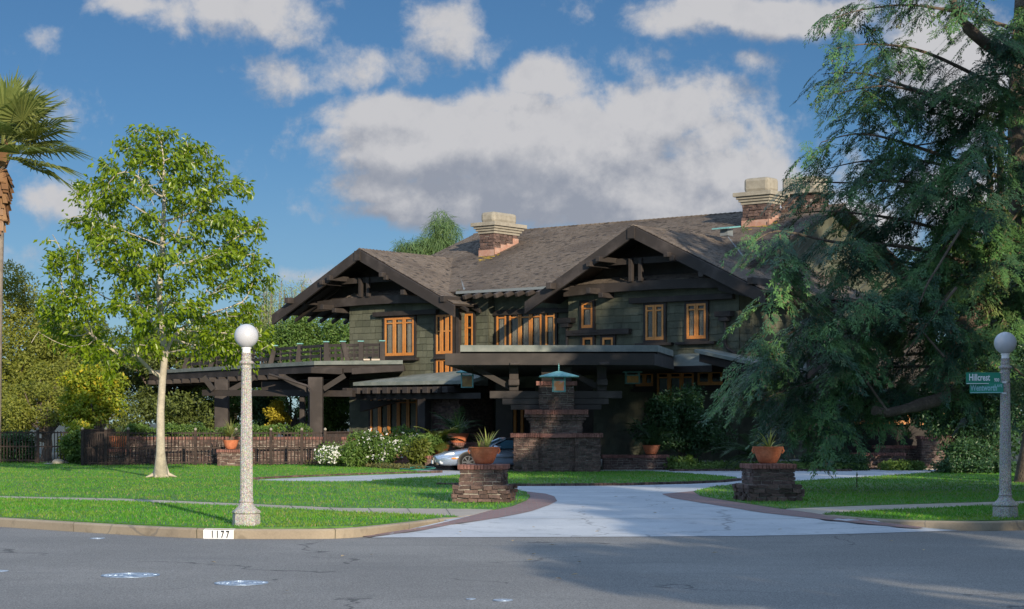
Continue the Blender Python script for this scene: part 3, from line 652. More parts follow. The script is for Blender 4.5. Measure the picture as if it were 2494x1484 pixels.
# ---------------------------------------------------------------- covers and small things on the ground
def manhole(c, r, label):
    t = thing('manhole_cover', label, 'manhole cover', c, 'iron covers in the road'); ring = MB(); 
    ring.lathe([(r,0),(r,.008),(r*.9,.008),(r*.9,.004)], c, 40).build('rim', M['steelb'], t)
    m = MB().lathe([(r*.905,.0),(r*.905,.0045)], c, 40)
    for k in range(1, 6):
        n = 6*k
        for j in range(n):
            if (j+k) % 2: continue
            a0 = 2*math.pi*j/n; a1 = 2*math.pi*(j+.8)/n; r0 = r*.88*(k-.4)/5.2; r1 = r*.88*(k+.3)/5.2
            m.hexa([c+np.array([rr*math.cos(a), rr*math.sin(a), .002]) for rr, a in ((r0,a0),(r1,a0),(r1,a1),(r0,a1))], [c+np.array([rr*math.cos(a), rr*math.sin(a), .010]) for rr, a in ((r0,a0),(r1,a0),(r1,a1),(r0,a1))])
    m.build('plate', M['steelb'], t)
M['steelb'] = mat('worn_cast_iron_sky_tint', mottled((.20,.27,.38), (.30,.38,.50), 8, .35, .3, .004, 60, .3), metal=.4)  # blue of the reflected sky is put into the iron's base colour
manhole(G(318,1402,-.148), .34, 'large round iron cover in the road, left of the other large one'); manhole(G(588,1421,-.148), .30, 'round iron cover in the road below the house number')
manhole(G(238,1312,-.148), .12, 'small iron cover in the road close to the left kerb'); manhole(G(1225,1463,-.148), .10, 'small iron cover at the bottom edge of the road'); manhole(G(1147,1460,-.148), .05, 'tiny iron cover left of the one at the bottom edge'); manhole(G(-6,1392,-.148), .13, 'iron cover cut by the left edge of the picture')
def rock(c, r, label, seed):
    bm = bmesh.new(); bmesh.ops.create_icosphere(bm, subdivisions=3, radius=1); rr = np.random.default_rng(seed); k = rr.normal(0, 1, (5,3))
    for v in bm.verts:
        d = 1+.12*sum(math.sin(v.co.dot(Vector(q))*2.2+i) for i, q in enumerate(k))/2; v.co = Vector((v.co.x*r[0]*d+c[0], v.co.y*r[1]*d+c[1], v.co.z*r[2]*d+c[2]))
    me = bpy.data.meshes.new('boulder'); bm.to_mesh(me); bm.free(); tag(new_obj('boulder', me, M['stucco'], None, True), label, 'rock')
rock(G(141,1130)+np.array([0,0,.05]), (.26,.2,.15), 'pale boulder on the lawn before the left fence', 2); rock(G(118,1131), (.2,.15,.05), 'low pale stone beside the boulder at the left fence', 3)
c = G(2087,1187); t = thing('sprinkler_post', 'thin metal sprinkler post standing in the right lawn', 'sprinkler', c)
MB().tube([c, c+[0,0,.30]], .012, 8).build('pipe', M['iron'], t); MB().lathe([(.012,.29),(.028,.31),(.026,.36),(.012,.39)], c, 16).build('head', M['steel'], t, True)
def litter():
    M['litter'] = leafmat('fallen_leaf', (.30,.20,.09), (.42,.33,.18), .1)
    for i, (x, y) in enumerate([(905,1352),(1300,1350),(1740,1347),(1345,1328),(835,1355),(1290,1365),(1410,1369),(1360,1410),(2170,1318),(1595,1250),(1715,1282),(1250,1318),(760,1235),(905,1210),(870,1301),(1010,1291),(660,1302),(1120,1296),(1455,1295),(1540,1270),(1640,1240),(1420,1236),(1820,1270),(1900,1290),(1300,1285),(1500,1210),(480,1240),(330,1250),(860,1262),(1030,1262),(1400,1400),(520,1370),(700,1440),(1900,1350),(2250,1340),(210,1200),(620,1195),(2150,1215)]):
        z = -.14 if y > 1300 else 0.0 if y < 1240 else -.1 if y>1262 else -.01; c = G(x, y, z+.012); a = rng.uniform(0, 6.28); l = .05; d = np.array([math.cos(a), math.sin(a), 0])*l; s_ = np.array([-math.sin(a), math.cos(a), 0])*l*.45
        o = MB().add([c-d, c+s_+[0,0,.015], c+d+[0,0,.01], c-s_+[0,0,.012]], [(0,1,2),(0,2,3)]).build('fallen_leaf', M['litter'])
        tag(o, 'dry fallen leaf lying on the ground in front of the house', 'leaf', 'fallen leaves on the ground')
litter()
# ---------------------------------------------------------------- the house
house = thing('house', 'large dark timber mansion with green shingle walls, broad gables and a brick carriage porch', 'house', HO)
H = house
def shingles(m, A, B, C, exp, wd, lift, th):
    """overlapping shingle courses from the edge A-B up to the edge through C (A->C is up the slope)"""
    A, B, C = (np.asarray(p, float) for p in (A, B, C)); e = B-A; L = np.linalg.norm(e); e /= L; u = C-A; Hh = np.linalg.norm(u); u /= Hh; n = np.cross(e, u)
    k = int(math.ceil(Hh/exp))
    for i in range(k):
        t = -random.random()*wd; lo = i*exp
        while t < L:
            w = wd*random.uniform(.5, 1.4); s0 = max(t, 0)+.005; s1 = min(t+w, L)-.005; t += w
            if s1-s0 < .02: continue
            b = lo-random.uniform(0, exp*.10); tp = min(lo+exp*1.25, Hh+.01); z = th+random.uniform(0, lift)
            p = [A+e*s0+u*b+n*z, A+e*s1+u*b+n*z, A+e*s1+u*tp+n*.004, A+e*s0+u*tp+n*.004]
            m.add(p+[A+e*s0+u*b, A+e*s1+u*b], [(0,1,2,3),(0,4,5,1)])
def roof_pair(name, xr, zr_, xl, zl, xR, zR, y0, y1):        # gable roof with its ridge running into the house
    m = MB(); 
    shingles(m, W(xl,y1,zl), W(xl,y0,zl), W(xr,y1,zr_), .15, .19, .010, .024); shingles(m, W(xR,y0,zR), W(xR,y1,zR), W(xr,y0,zr_), .15, .19, .010, .024)
    for i in range(int((y1-y0)/.22)):                       # ridge caps
        y = y0+i*.22; m.hexa([W(xr-.10,y,zr_-.045), W(xr,y,zr_), W(xr,y+.26,zr_-.012), W(xr-.10,y+.26,zr_-.06)], [W(xr-.10,y,zr_-.005), W(xr,y,zr_+.045), W(xr,y+.26,zr_+.01), W(xr-.10,y+.26,zr_-.03)])
        m.hexa([W(xr,y,zr_), W(xr+.10,y,zr_-.045), W(xr+.10,y+.26,zr_-.06), W(xr,y+.26,zr_-.012)], [W(xr,y,zr_+.045), W(xr+.10,y,zr_-.005), W(xr+.10,y+.26,zr_-.03), W(xr,y+.26,zr_+.01)])
    ro = m.build('roof', M['roof'], H)
    b = MB(); b.slab([W(xl,y1,zl-.004),W(xl,y0,zl-.004),W(xr,y0,zr_-.004),W(xr,y1,zr_-.004)], .09); b.slab([W(xr,y0,zr_-.004),W(xR,y0,zR-.004),W(xR,y1,zR-.004),W(xr,y1,zr_-.004)], .09)
    b.build('roof_boarding', M['roofunder'], ro); return ro
# main roof, ridge along the front
MY0, MZ0, MYR, MZR, MX0, MX1 = -.05, 7.20, 9.0, 10.74, -.25, 19.75
m = MB(); shingles(m, W(MX0,MY0,MZ0), W(MX1,MY0,MZ0), W(MX0,MYR,MZR), .15, .19, .010, .024)
for i in range(int((MX1-MX0)/.25)):
    x = MX0+i*.25; m.hexa([W(x,MYR-.12,MZR-.05),W(x+.29,MYR-.12,MZR-.03),W(x+.29,MYR+.1,MZR-.03),W(x,MYR+.1,MZR-.05)],[W(x,MYR-.12,MZR+.02),W(x+.29,MYR-.12,MZR+.05),W(x+.29,MYR+.1,MZR+.05),W(x,MYR+.1,MZR+.02)])
mroof = m.build('roof', M['roof'], H)
MB().slab([W(MX0,MY0,MZ0-.004),W(MX1,MY0,MZ0-.004),W(MX1,MYR,MZR-.004),W(MX0,MYR,MZR-.004)], .1).slab([W(MX0,MYR,MZR-.004),W(MX1,MYR,MZR-.004),W(MX1,18.05,MZ0),W(MX0,18.05,MZ0)], .1).build('roof_boarding', M['roofunder'], mroof)
roof_pair('roof', 1.70, 9.20, -3.45, 6.62, 7.0, 6.62, -1.2, 6.2); roof_pair('roof', 16.15, 9.28, 11.05, 6.62, 21.9, 6.55, -1.2, 8.0)
# moss patches
M['moss'] = mat('yellow_lichen', mottled((.45,.30,.03), (.34,.22,.05), 9, .9, 0))
# walls
def wallbox(x0, x1, y0, y1, z0, z1): return MB().hb(x0, x1, y0, y1, z0, z1)
def swall(name, A, B, z0, z1, parent=H, label=None):         # shingled wall face from plan point A to B (left to right seen from outside)
    m = MB(); A0 = W(A[0],A[1],z0); B0 = W(B[0],B[1],z0); shingles(m, A0, B0, W(A[0],A[1],z1), .285, .40, .012, .034)
    d = B0-A0; d /= np.linalg.norm(d); nn = np.cross([0,0,1.], d)
    m.hexa([A0+nn*.10, A0+nn*.001, B0+nn*.001, B0+nn*.10][::-1], [p+[0,0,z1-z0] for p in (A0+nn*.10, A0+nn*.001, B0+nn*.001, B0+nn*.10)][::-1])
    return m.build('wall', M['shingle'], parent)
swall('wall', (0,0), (5.0,0), .2, 7.0); swall('wall', (5.0,.03), (6.32,.03), .2, 7.2); swall('wall', (6.32,.03), (6.32,.5), .2, 7.3); swall('wall', (6.32,.5), (7.55,.5), .2, 7.3); swall('wall', (7.55,.5), (7.55,.9), .2, 7.3); swall('wall', (7.55,.9), (12.15,.9), .2, 7.4); swall('wall', (12.15,.9), (12.15,0), .2, 7.0)
swall('wall', (12.15,0), (20.2,0), .2, 7.0); swall('wall', (20.2,0), (20.2,8.), .2, 6.8); swall('wall', (18.8,8.), (18.8,17.), .2, 7.2); swall('wall', (0,9), (0,0), .2, 7.2)
# dark attic faces deep in the gables, and the end gable of the main roof
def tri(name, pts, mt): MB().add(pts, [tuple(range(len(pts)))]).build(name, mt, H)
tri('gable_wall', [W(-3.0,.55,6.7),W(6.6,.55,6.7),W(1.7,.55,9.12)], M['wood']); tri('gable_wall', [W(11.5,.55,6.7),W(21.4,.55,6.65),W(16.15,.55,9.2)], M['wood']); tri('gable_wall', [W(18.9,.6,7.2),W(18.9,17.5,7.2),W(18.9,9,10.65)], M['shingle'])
def gable(xr, zr_, xl, zl, xR, zR, prof):
    b = MB()
    for (xe, ze) in ((xl, zl), (xR, zR)):
        s_ = (zr_-ze)/abs(xr-xe); sg = 1 if xe > xr else -1
        def q(x, y, dz): return W(x, y, zr_-abs(x-xr)*s_+dz)
        xa, xb = (xr, xe+.15*sg) if sg > 0 else (xe+.15*sg, xr)
        bb = MB().hexa([q(xa,-1.30,-.50), q(xb,-1.30,-.50), q(xb,-1.19,-.50), q(xa,-1.19,-.50)], [q(xa,-1.30,-.03), q(xb,-1.30,-.03), q(xb,-1.19,-.03), q(xa,-1.19,-.03)])
        bb.build('bargeboard', M['wood2'], H)
    MB().hb(xr-.16, xr+.16, -1.36, -.4, zr_-.52, zr_-.10).build('ridge_beam', M['wood2'], H)
def purlin(px, py, yt, L, w, h):                             # a beam end seen at a pixel (its lower left), projecting from the wall
    x, z = ony(px, py, yt); o = MB().hb(x-w/2, x+w/2, yt, yt+L, z-h/2, z+h/2).build('purlin', M['wood2'], H, bevel=.02); return x, z
gable(1.70, 9.20, -3.45, 6.62, 7.0, 6.62, None); gable(16.15, 9.28, 11.05, 6.62, 21.9, 6.55, None)
for p in [(697,732,-1.65,2.6,.24,.26),(783,748,-1.1,1.9,.2,.22),(812,756,-.8,1.6,.22,.2),(799,677,-1.5,2.1,.2,.22),(781,688,-1.5,2.8,.2,.2),(926,669,-1.55,1.7,.2,.2),(937,676,-1.4,1.6,.2,.2),(979,712,-1.3,1.9,.22,.22),(1076,728,-1.4,1.6,.24,.26),(1090,742,-1.0,1.4,.22,.22),
          (1335,696,-1.65,2.6,.24,.26),(1432,708,-1.1,1.9,.2,.24),(1462,719,-.8,1.5,.22,.2),(1455,631,-1.5,2.1,.2,.2),(1432,643,-1.5,2.8,.2,.2),(1621,620,-1.55,1.7,.2,.2),(1635,629,-1.4,1.6,.2,.2),(1706,668,-1.3,1.9,.22,.22),(1826,684,-1.4,1.6,.24,.26),(1840,694,-1.0,1.4,.22,.22)]: purlin(*p)
def tie(x0, x1, y, z0, h, arch):
    n = 14; m = MB(); xs = np.linspace(x0, x1, n+1)
    f = lambda x: z0+arch*(1-((x-(x0+x1)/2)/((x1-x0)/2))**2)
    for a, b in zip(xs[:-1], xs[1:]): m.hexa([W(a,y,f(a)),W(b,y,f(b)),W(b,y+.24,f(b)),W(a,y+.24,f(a))],[W(a,y,f(a)+h),W(b,y,f(b)+h),W(b,y+.24,f(b)+h),W(a,y+.24,f(a)+h)])
    m.build('tie_beam', M['wood2'], H)
tie(-1.6, 5.6, -.42, 6.72, .36, .10); tie(12.2, 20.4, -.42, 6.72, .36, .10)
for xr, z in ((1.7, 9.2), (16.15, 9.28)):
    MB().hb(xr-2.0, xr+2.0, -.4, -.18, z-1.42, z-1.18).build('collar_beam', M['wood2'], H)
    for dx in (-.28, .18): MB().hb(xr+dx-.42, xr+dx-.28+.02, -.52, -.36, 7.16, z-1.2).build('king_post', M['wood2'], H, bevel=.01)
# rafter tails
for x in np.arange(7.0, 11.3, .56):
    MB().hexa([W(x-.09,-.42,6.80),W(x+.09,-.42,6.80),W(x+.09,1.0,7.24),W(x-.09,1.0,7.24)],[W(x-.09,-.52,6.98),W(x+.09,-.52,6.98),W(x+.09,1.0,7.48),W(x-.09,1.0,7.48)]).build('rafter_tail', M['wood2'], H, bevel=.04)
MB().hb(6.3, 11.6, -.16, -.06, 7.09, 7.20).build('gutter', M['lead'], H)
for y in np.arange(-.55, 5.5, .8):
    for xe, sg, zz in ((-3.45, 1, 6.62), (7.0, -1, 6.62)):
        if sg < 0 and y > .5: continue
        s_ = .49; x2 = xe+sg*2.6
        MB().hexa([W(min(xe-.25*sg,x2),y,(zz-.36) if sg>0 else zz-.36+2.85*s_), W(max(xe-.25*sg,x2),y,(zz-.36+2.85*s_) if sg>0 else zz-.36), W(max(xe-.25*sg,x2),y+.15,(zz-.36+2.85*s_) if sg>0 else zz-.36), W(min(xe-.25*sg,x2),y+.15,(zz-.36) if sg>0 else zz-.36+2.85*s_)],
                  [W(min(xe-.25*sg,x2),y,(zz-.2) if sg>0 else zz-.2+2.85*s_), W(max(xe-.25*sg,x2),y,(zz-.2+2.85*s_) if sg>0 else zz-.2), W(max(xe-.25*sg,x2),y+.15,(zz-.2+2.85*s_) if sg>0 else zz-.2), W(min(xe-.25*sg,x2),y+.15,(zz-.2) if sg>0 else zz-.2+2.85*s_)]).build('rafter_tail', M['wood'], H, bevel=.02)
for y in np.arange(-.55, 7.5, .9):
    MB().hexa([W(19.6,y,7.0-.36),W(22.1,y,6.62-.55),W(22.1,y+.15,6.62-.55),W(19.6,y+.15,7.0-.36)],[W(19.6,y,7.0),W(22.1,y,6.62-.3),W(22.1,y+.15,6.62-.3),W(19.6,y+.15,7.0)]).build('rafter_tail', M['wood'], H)
# valley flashings
def strip(p, q, w): 
    p = np.asarray(p); q = np.asarray(q); d = (q-p)/np.linalg.norm(q-p); return MB().beam(p+[0,0,.05], q+[0,0,.05], w, .02).build('flashing', M['lead'], H)
strip(W(1.75,5.3,9.19), W(6.6,.1,7.22), .14); strip(W(16.2,5.6,9.36), W(19.2,2.1,8.0), .14)
# windows
def window(a, b, yl, lights, tr=.22, lintel=None, sill=None, cw=.10, split=True, pane_only=False, curt=True):
    x0, z1 = ony(a[0], a[1], yl); x1, z0 = ony(b[0], b[1], yl); y = yl-.10
    w = MB()
    for (xa, xb, za, zb) in ((x0-cw,x0,z0-cw,z1+cw),(x1,x1+cw,z0-cw,z1+cw),(x0,x1,z1,z1+cw),(x0,x1,z0-cw,z0)): w.hb(xa, xb, y-.02, yl+.0, za, zb)
    wo = w.build('window', M['wood'], H)
    s_ = MB(); fr = .085; lw = (x1-x0)/lights
    for i in range(lights):
        xa = x0+i*lw+.006; xb = x0+(i+1)*lw-.006
        s_.hb(xa, xa+fr, y-.03, y+.03, z0, z1).hb(xb-fr, xb, y-.03, y+.03, z0, z1).hb(xa+fr, xb-fr, y-.03, y+.03, z1-fr, z1).hb(xa+fr, xb-fr, y-.03, y+.03, z0, z0+fr*1.5)
        if tr:
            zt = z1-(z1-z0)*tr; s_.hb(xa+fr, xb-fr, y-.026, y+.026, zt-.03, zt+.03)
    s_.build('sash', M['fir'], wo, bevel=.006)
    MB().hb(x0, x1, y+.0, y+.008, z0, z1).build('pane', M['glass'], wo)
    MB().add([W(x0,y+.075,z0),W(x1,y+.075,z0),W(x1,y+.075,z1),W(x0,y+.075,z1)], [(0,1,2,3)]).build('interior', M['dark'], wo)
    if curt:
        c = MB(); V = []
        for i in range(lights):
            xa = x0+i*lw+lw*.26; xb = x0+(i+1)*lw-lw*.14; n = 16; o = len(c.v)
            zt = z1-(z1-z0)*(tr or .0); vs = []
            for j in range(n+1):
                x = xa+(xb-xa)*j/n; yy = y+.030+.012*math.sin(j*1.7+i); vs += [W(x,yy,z0+fr), W(x,yy,z1-.05)]
            c.add(vs, [(2*j,2*j+2,2*j+3,2*j+1) for j in range(n)])
        c.build('curtain', M['curtain'], wo)
    if lintel: MB().hb(x0-lintel[0], x1+lintel[1], yl-.24, yl, z1+.08, z1+.08+lintel[2]).build('lintel', M['wood'], H, bevel=.015)
    if sill: MB().hb(x0-sill, x1+sill, yl-.26, yl, z0-cw-.12, z0-cw-.01).build('window_sill', M['wood'], H, bevel=.02)
    return wo
window((941,776), (1012,866), 0, 3, .14, (.62,1.35,.2), .25)
window((906,965), (1021,1062), 0, 5, .17, None, .2)
window((1420,739), (1447,799), 0, 1, .22, None, .35)
window((1423,823), (1447,848), 0, 1, 0, (.75,1.85,.22), None, curt=False); window((1471,823), (1497,848), 0, 1, 0, None, None, curt=False)
window((1576,744), (1620,828), 0, 2, .16, (.72,3.2,.22), .42); window((1676,741), (1723,825), 0, 2, .17, None, .45)
window((1066,768), (1106,862), .03, 3, .42, None, .05, curt=False); window((1122,766), (1156,862), .5, 2, .35, None, None, curt=False); window((1066,876), (1106,915), .03, 3, 0, None, None, curt=False)
window((1213,762), (1237,850), .9, 1, .15); window((1244,760), (1323,850), .9, 3, .16); window((1332,757), (1356,850), .9, 1, .15)
MB().hb(7.6, 11.9, .70, .9, 6.16, 6.34).build('lintel', M['wood'], H, bevel=.015)
MB().hb(6.22, 6.40, -.08, .10, 2.4, 6.5).build('corner_post', M['wood2'], H)
# lower right bay with its hipped roof
bay = MB(); x0, z0 = ony(1548,895,-.7); x1, _ = ony(1745,895,-.7); zt = ony(1650,862,-.0)[1]
bay.add([W(x0,-1.0,z0),W(x1,-1.0,z0),W(x1-.6,-.02,zt),W(x0+1.7,-.02,zt),W(x0+.2,0,z0),W(x1,0,z0)], [(0,1,2,3),(0,3,4),(1,5,2)]); 
bo = bay.build('bay_roof', M['felt'], H); MB().hb(x0, x1, -1.0, 0, z0-.24, z0-.004).build('fascia', M['wood'], bo)
window((1552,909), (1595,941), -.02, 2, 0, None, .15, curt=False); window((1604,907), (1694,985), -.02, 3, .17, None, None, curt=False); window((1703,905), (1764,938), -.02, 2, 0, None, .3, curt=False)
# sloping roof at the right corner
p = [at(1691,851,69.5), at(1922,901,66.5), at(2010,893,74), at(1800,848,77)]
so_ = MB().slab([np.asarray(q) for q in p], .12).build('corner_roof', M['felt'], H); MB().slab([np.asarray(q)-[0,0,.125] for q in (at(1703,853,69.6), at(1925,905,66.6), at(2010,897,74), at(1800,852,77))], .30).build('fascia', M['wood'], so_)
# right terrace wall, posts and windows glimpsed under the cedar
for px in (1985, 2045): 
    a = at(px,1010,66.5); MB().box(a[0]-.16, a[0]+.16, a[1], a[1]+.3, 0, 3.2).build('post', M['wood'], H)
a = at(1990,1000,67.5); b = at(2290,1000,67.5)
MB().box(a[0], b[0], a[1]+2.2, a[1]+2.4, 0, 5.5).build('wall', M['wood'], H)
for pa, pb in (((2048,950),(2052,1032)),): pass
def flatwin(px0, py0, px1, py1, d):
    a = at(px0,py0,d); b = at(px1,py1,d); w = MB().box(a[0], b[0], d-.05, d+.05, b[2], a[2]); wo = w.build('window', M['dark'], H)
    s_ = MB()
    for (x0,x1,z0,z1) in ((a[0],a[0]+.09,b[2],a[2]),(b[0]-.09,b[0],b[2],a[2]),(a[0]+.09,b[0]-.09,a[2]-.09,a[2]),(a[0]+.09,b[0]-.09,b[2],b[2]+.14)): s_.box(x0,x1,d-.09,d-.052,z0,z1)
    s_.build('sash', M['fir'], wo); MB().box(a[0]+.09,b[0]-.09,d-.07,d-.06,b[2]+.14,a[2]-.09).build('pane', M['glass'], wo)
flatwin(2150,1000,2215,1034,69.5); flatwin(2048,960,2140,1034,69.5); flatwin(2238,985,2300,1036,69.5)
MB().box(*(lambda a,b:(a[0],b[0],67.2,69.6,2.6,2.85))(at(1960,950,67.5),at(2330,950,67.5))).build('corner_roof', M['felt'], H)
# rain heads and downspouts
def spout(px, py0, py1, yl):
    x, z1 = ony(px, py0, yl); _, z0 = ony(px, py1, yl)
    h = MB().hb(x-.36, x+.36, yl-.34, yl, z1-.13, z1+.08).hb(x-.2, x+.2, yl-.3, yl, z1-.30, z1-.13).build('rain_head', M['wood2'], H, bevel=.02)
    MB().tube([W(x,yl-.12,z1-.3), W(x,yl-.12,z0+.4), W(x+.1,yl-.12,z0+.2), W(x+.45,yl-.12,z0)], .06, 8).build('downspout', M['wood2'], h, True)
spout(1178, 791, 905, .9); spout(1385, 780, 905, .0); spout(1770, 764, 862, 0)
# chimneys
def chimney(px, py, xl, w, dp, zb, z_top, sc=1., cap_h=.85):
    x = xl; y = None
    yb = (zb-MZ0)/((MZR-MZ0)/(MYR-MY0))+MY0 if zb < MZR else MYR
    b = MB(); c = W(x, yb, 0); brick_block(b, c, UX, NX, -w/2, w/2, 0, dp, zb-.6, z_top-cap_h-.42, .26, .13, .03, rough=.04); o = b.build('chimney', M['brick'], H)
    k = MB(); core(k, c, UX, NX, -w/2, w/2, 0, dp, zb-.7, z_top-cap_h-.3, .04); k.build('mortar', M['mortar'], o)
    q = MB(); f = lambda x, y, z: c+UX*x+NX*y+np.array([0,0,z]); zc = z_top-cap_h
    for i, (e, za, zb_) in enumerate(((.06,zc-.42,zc-.31),(.13,zc-.308,zc-.20),(.20,zc-.198,zc-.09),(.30,zc-.088,zc+.08))): q.box(-w/2-e, w/2+e, -e, dp+e, za, zb_, f)
    q.build('cornice', M['stucco'], o, bevel=.012)
    MB().box(-w/2+.02, w/2-.02, .02, dp-.02, zc+.092, z_top, f).build('cap', M['stucco'], o, bevel=.14)
    MB().box(-w/2+.3, w/2-.3, .3, dp-.3, z_top-.02, z_top+.02, f).build('flue_cover', M['dark'], o)
    s_ = (MZR-MZ0)/(MYR-MY0); n = 4; fl = MB(); e = .03
    fl.box(-w/2-e, w/2+e, -e-.01, -e, zb-.15, zb+.28, f)
    for i in range(n):
        y0 = dp*i/n; y1 = dp*(i+1)/n
        for sg in (-1, 1):
            xx = sg*(w/2+e); xa, xb = (xx, xx+.01) if sg > 0 else (xx-.01, xx); fl.box(xa, xb, y0, y1-.01, zb+s_*y0-.2, zb+s_*(y1)+.20, f)
    fl.build('flashing', M['flash'], o)
    return o
def chim_at(px_corner, py_base, w, dp, py_top):
    # nearest corner (front right of the left chimney) sits on the roof plane under the pixel
    best = min(np.arange(.2, 8.5, .02), key=lambda y: abs(ony(px_corner, py_base, y)[1]-(MZ0+(MZR-MZ0)/(MYR-MY0)*(y-MY0))))
    xl, zb = ony(px_corner, py_base, best); d = W(xl, best, 0)[1]; return xl, zb, ZC+(YH-py_top)/F*d
xl, zb, zt_ = chim_at(1203, 623, 0, 0, 514); chimney(0, 0, xl-.42, .84, 1.75, zb, zt_, cap_h=.58)
xl, zb, zt_ = chim_at(1871, 550, 0, 0, 429); chimney(0, 0, xl-.62, 1.24, .95, zb, zt_, cap_h=.70)
# third chimney behind the ridge
c3 = W(17.1, 8.4, 0)
q = MB(); brick_block(q, c3, UX, NX, 0, 1.6, 0, 1.2, 9.5, 11.25, .26, .12, .03); o = q.build('chimney', M['brick'], H); q = MB(); core(q, c3, UX, NX, 0, 1.6, 0, 1.2, 9, 11.3); q.build('mortar', M['mortar'], o)
f3 = lambda x, y, z: c3+UX*x+NX*y+np.array([0,0,z]); MB().box(-.2,1.8,-.2,1.4,11.25,11.42,f3).build('cornice', M['stucco'], o, bevel=.02); MB().box(.0,1.6,.0,1.2,11.42,12.0,f3).build('cap', M['stucco'], o, bevel=.12)
for px, py in ((1185,630),(1858,551)):
    y = min(np.arange(.2, 8.5, .02), key=lambda y: abs(ony(px, py, y)[1]-(MZ0+(MZR-MZ0)/(MYR-MY0)*(y-MY0)))); x, z = ony(px, py, y); s_ = (MZR-MZ0)/(MYR-MY0)
    mm = MB()
    for i in range(26):
        dx = random.gauss(0,.28); dy = random.gauss(0,.22); w = random.uniform(.05,.14); zz = z+s_*dy+.036; mm.add([W(x+dx-w,y+dy-.03,zz-.03*s_),W(x+dx+w,y+dy-.03,zz-.03*s_),W(x+dx+w*.7,y+dy+.05,zz+.05*s_),W(x+dx-w*.8,y+dy+.05,zz+.05*s_)], [(0,1,2,3)])
    mm.build('lichen', M['moss'], mroof)['kind'] = 'stuff'
# roof vent
y = 3.9; x, z = ony(1768, 560, y); v = MB().hb(x-.18,x+.18,y-.15,y+.25,z-.25,z+.02).build('roof_vent', M['lead'], H); MB().hexa([W(x-.42,y-.4,z+.0),W(x+.42,y-.4,z+.0),W(x+.42,y+.45,z+.12),W(x-.42,y+.45,z+.12)],[W(x-.42,y-.4,z+.05),W(x+.42,y-.4,z+.05),W(x+.42,y+.45,z+.17),W(x-.42,y+.45,z+.17)]).build('cap', M['verdigris'], v)

# ---- carriage porch, canted towards the street
PD = 63.0; PX = PD/F
def zpx(py, d=PD): return ZC+(YH-py)/F*d
def xpx(px, d=PD): return (px-CX)/F*d
t0 = [at(1121,841,64.2), at(1603,841,64.2), at(1640,841,69), at(1640,841,74), at(1190,841,79.5), at(1150,841,74)]
zt0 = zpx(841,64.2)
top = [np.array([p[0],p[1],zt0]) for p in t0]
porch = MB().slab(top, .22).build('carriage_porch', M['felt'], H)
fz1 = zpx(862); fz0 = zpx(890)
fr = [at(1084,870,62.6), at(1594,870,62.6), at(1641,870,68.2), at(1641,870,74), at(1180,870,79), at(1150,870,74)]
MB().slab([np.array([p[0],p[1],fz1]) for p in fr], fz1-fz0).build('fascia', M['wood'], porch)
MB().slab([np.array([p[0]*.998,p[1]+.25,zt0-.224]) for p in t0], zt0-.226-fz1).build('fascia_band', M['wood'], porch)
pc = np.array([0.,PD,0]); ex = np.array([1.,0,0]); ey = np.array([0,1.,0])
def pier():
    b = MB(); k = MB(); q = MB(); dp = 1.5
    X = xpx; z1 = zpx(1066); z2 = zpx(1010); z3 = zpx(999); z4 = zpx(939)
    brick_block(b, pc, ex, ey, X(1251), X(1312), 0, dp, 0, z1-.0, .22, .078, .012, rough=.012); brick_block(b, pc, ex, ey, X(1400), X(1463), 0, dp, 0, z1, .22, .078, .012, rough=.012)
    brick_block(b, pc, ex, ey, X(1312), X(1400), .10, dp-.1, 0, z1, .22, .078, .012, rough=.012); core(k, pc, ex, ey, X(1251), X(1463), .12, dp-.12, -.02, z1)
    core(k, pc, ex, ey, X(1251), X(1312), .02, dp, -.02, z1); core(k, pc, ex, ey, X(1400), X(1463), .02, dp, -.02, z1)
    n = 8
    for i in range(n):                                       # tapering middle stage that flares to its cap
        t_ = i/n; za = z1+(z2-z1)*i/n; zb_ = z1+(z2-z1)*(i+1)/n; e = .045*max(0, i-4)**1.4
        brick_block(b, pc, ex, ey, X(1292)-e, X(1419)+e, .16-e*.5, dp-.16+e*.5, za, zb_, .22, .1, .010, rough=.012)
    core(k, pc, ex, ey, X(1292), X(1419), .16, dp-.16, z1-.02, z2)
    brick_block(b, pc, ex, ey, X(1313), X(1399), .3, dp-.3, z3, z4, .22, .078, .012, rough=.012); core(k, pc, ex, ey, X(1313), X(1399), .3, dp-.3, z3-.02, z4)
    brick_block(q, pc, ex, ey, X(1243), X(1318), -.08, dp+.08, z1, z1+.15, .22, .15, .006, stand=1); brick_block(q, pc, ex, ey, X(1394), X(1469), -.08, dp+.08, z1, z1+.15, .22, .15, .006, stand=1)
    core(q, pc, ex, ey, X(1243), X(1469), -.02, dp, z1, z1+.14)
    brick_block(q, pc, ex, ey, X(1278), X(1433), .02, dp-.02, z2, z3+.02, .22, z3+.02-z2, .006, stand=1); core(q, pc, ex, ey, X(1280), X(1431), .04, dp-.04, z2, z3+.015)
    brick_block(q, pc, ex, ey, X(1306), X(1406), .22, dp-.22, z4, z4+.15, .22, .15, .006, stand=1); core(q, pc, ex, ey, X(1308), X(1404), .24, dp-.24, z4, z4+.15)
    pb = MB(); core(pb, pc, ex, ey, X(1318), X(1394), .3, dp-.3, z4+.152, fz0-.005); pb.build('pier_block', M['wood'], porch)
    bo = b.build('brick_pier', M['brick'], porch); k.build('mortar', M['mortar'], porch); q.build('pier_cap', M['brickcap'], porch)
pier()
for a, b, y0, y1 in ((1192,1517,952,970),(1223,1484,970.4,985),(1244,1466,985.4,998)):
    MB().box(xpx(a), xpx(b), PD+.45, PD+1.05, zpx(y1), zpx(y0)).build('beam', M['wood2'], porch, bevel=.02)
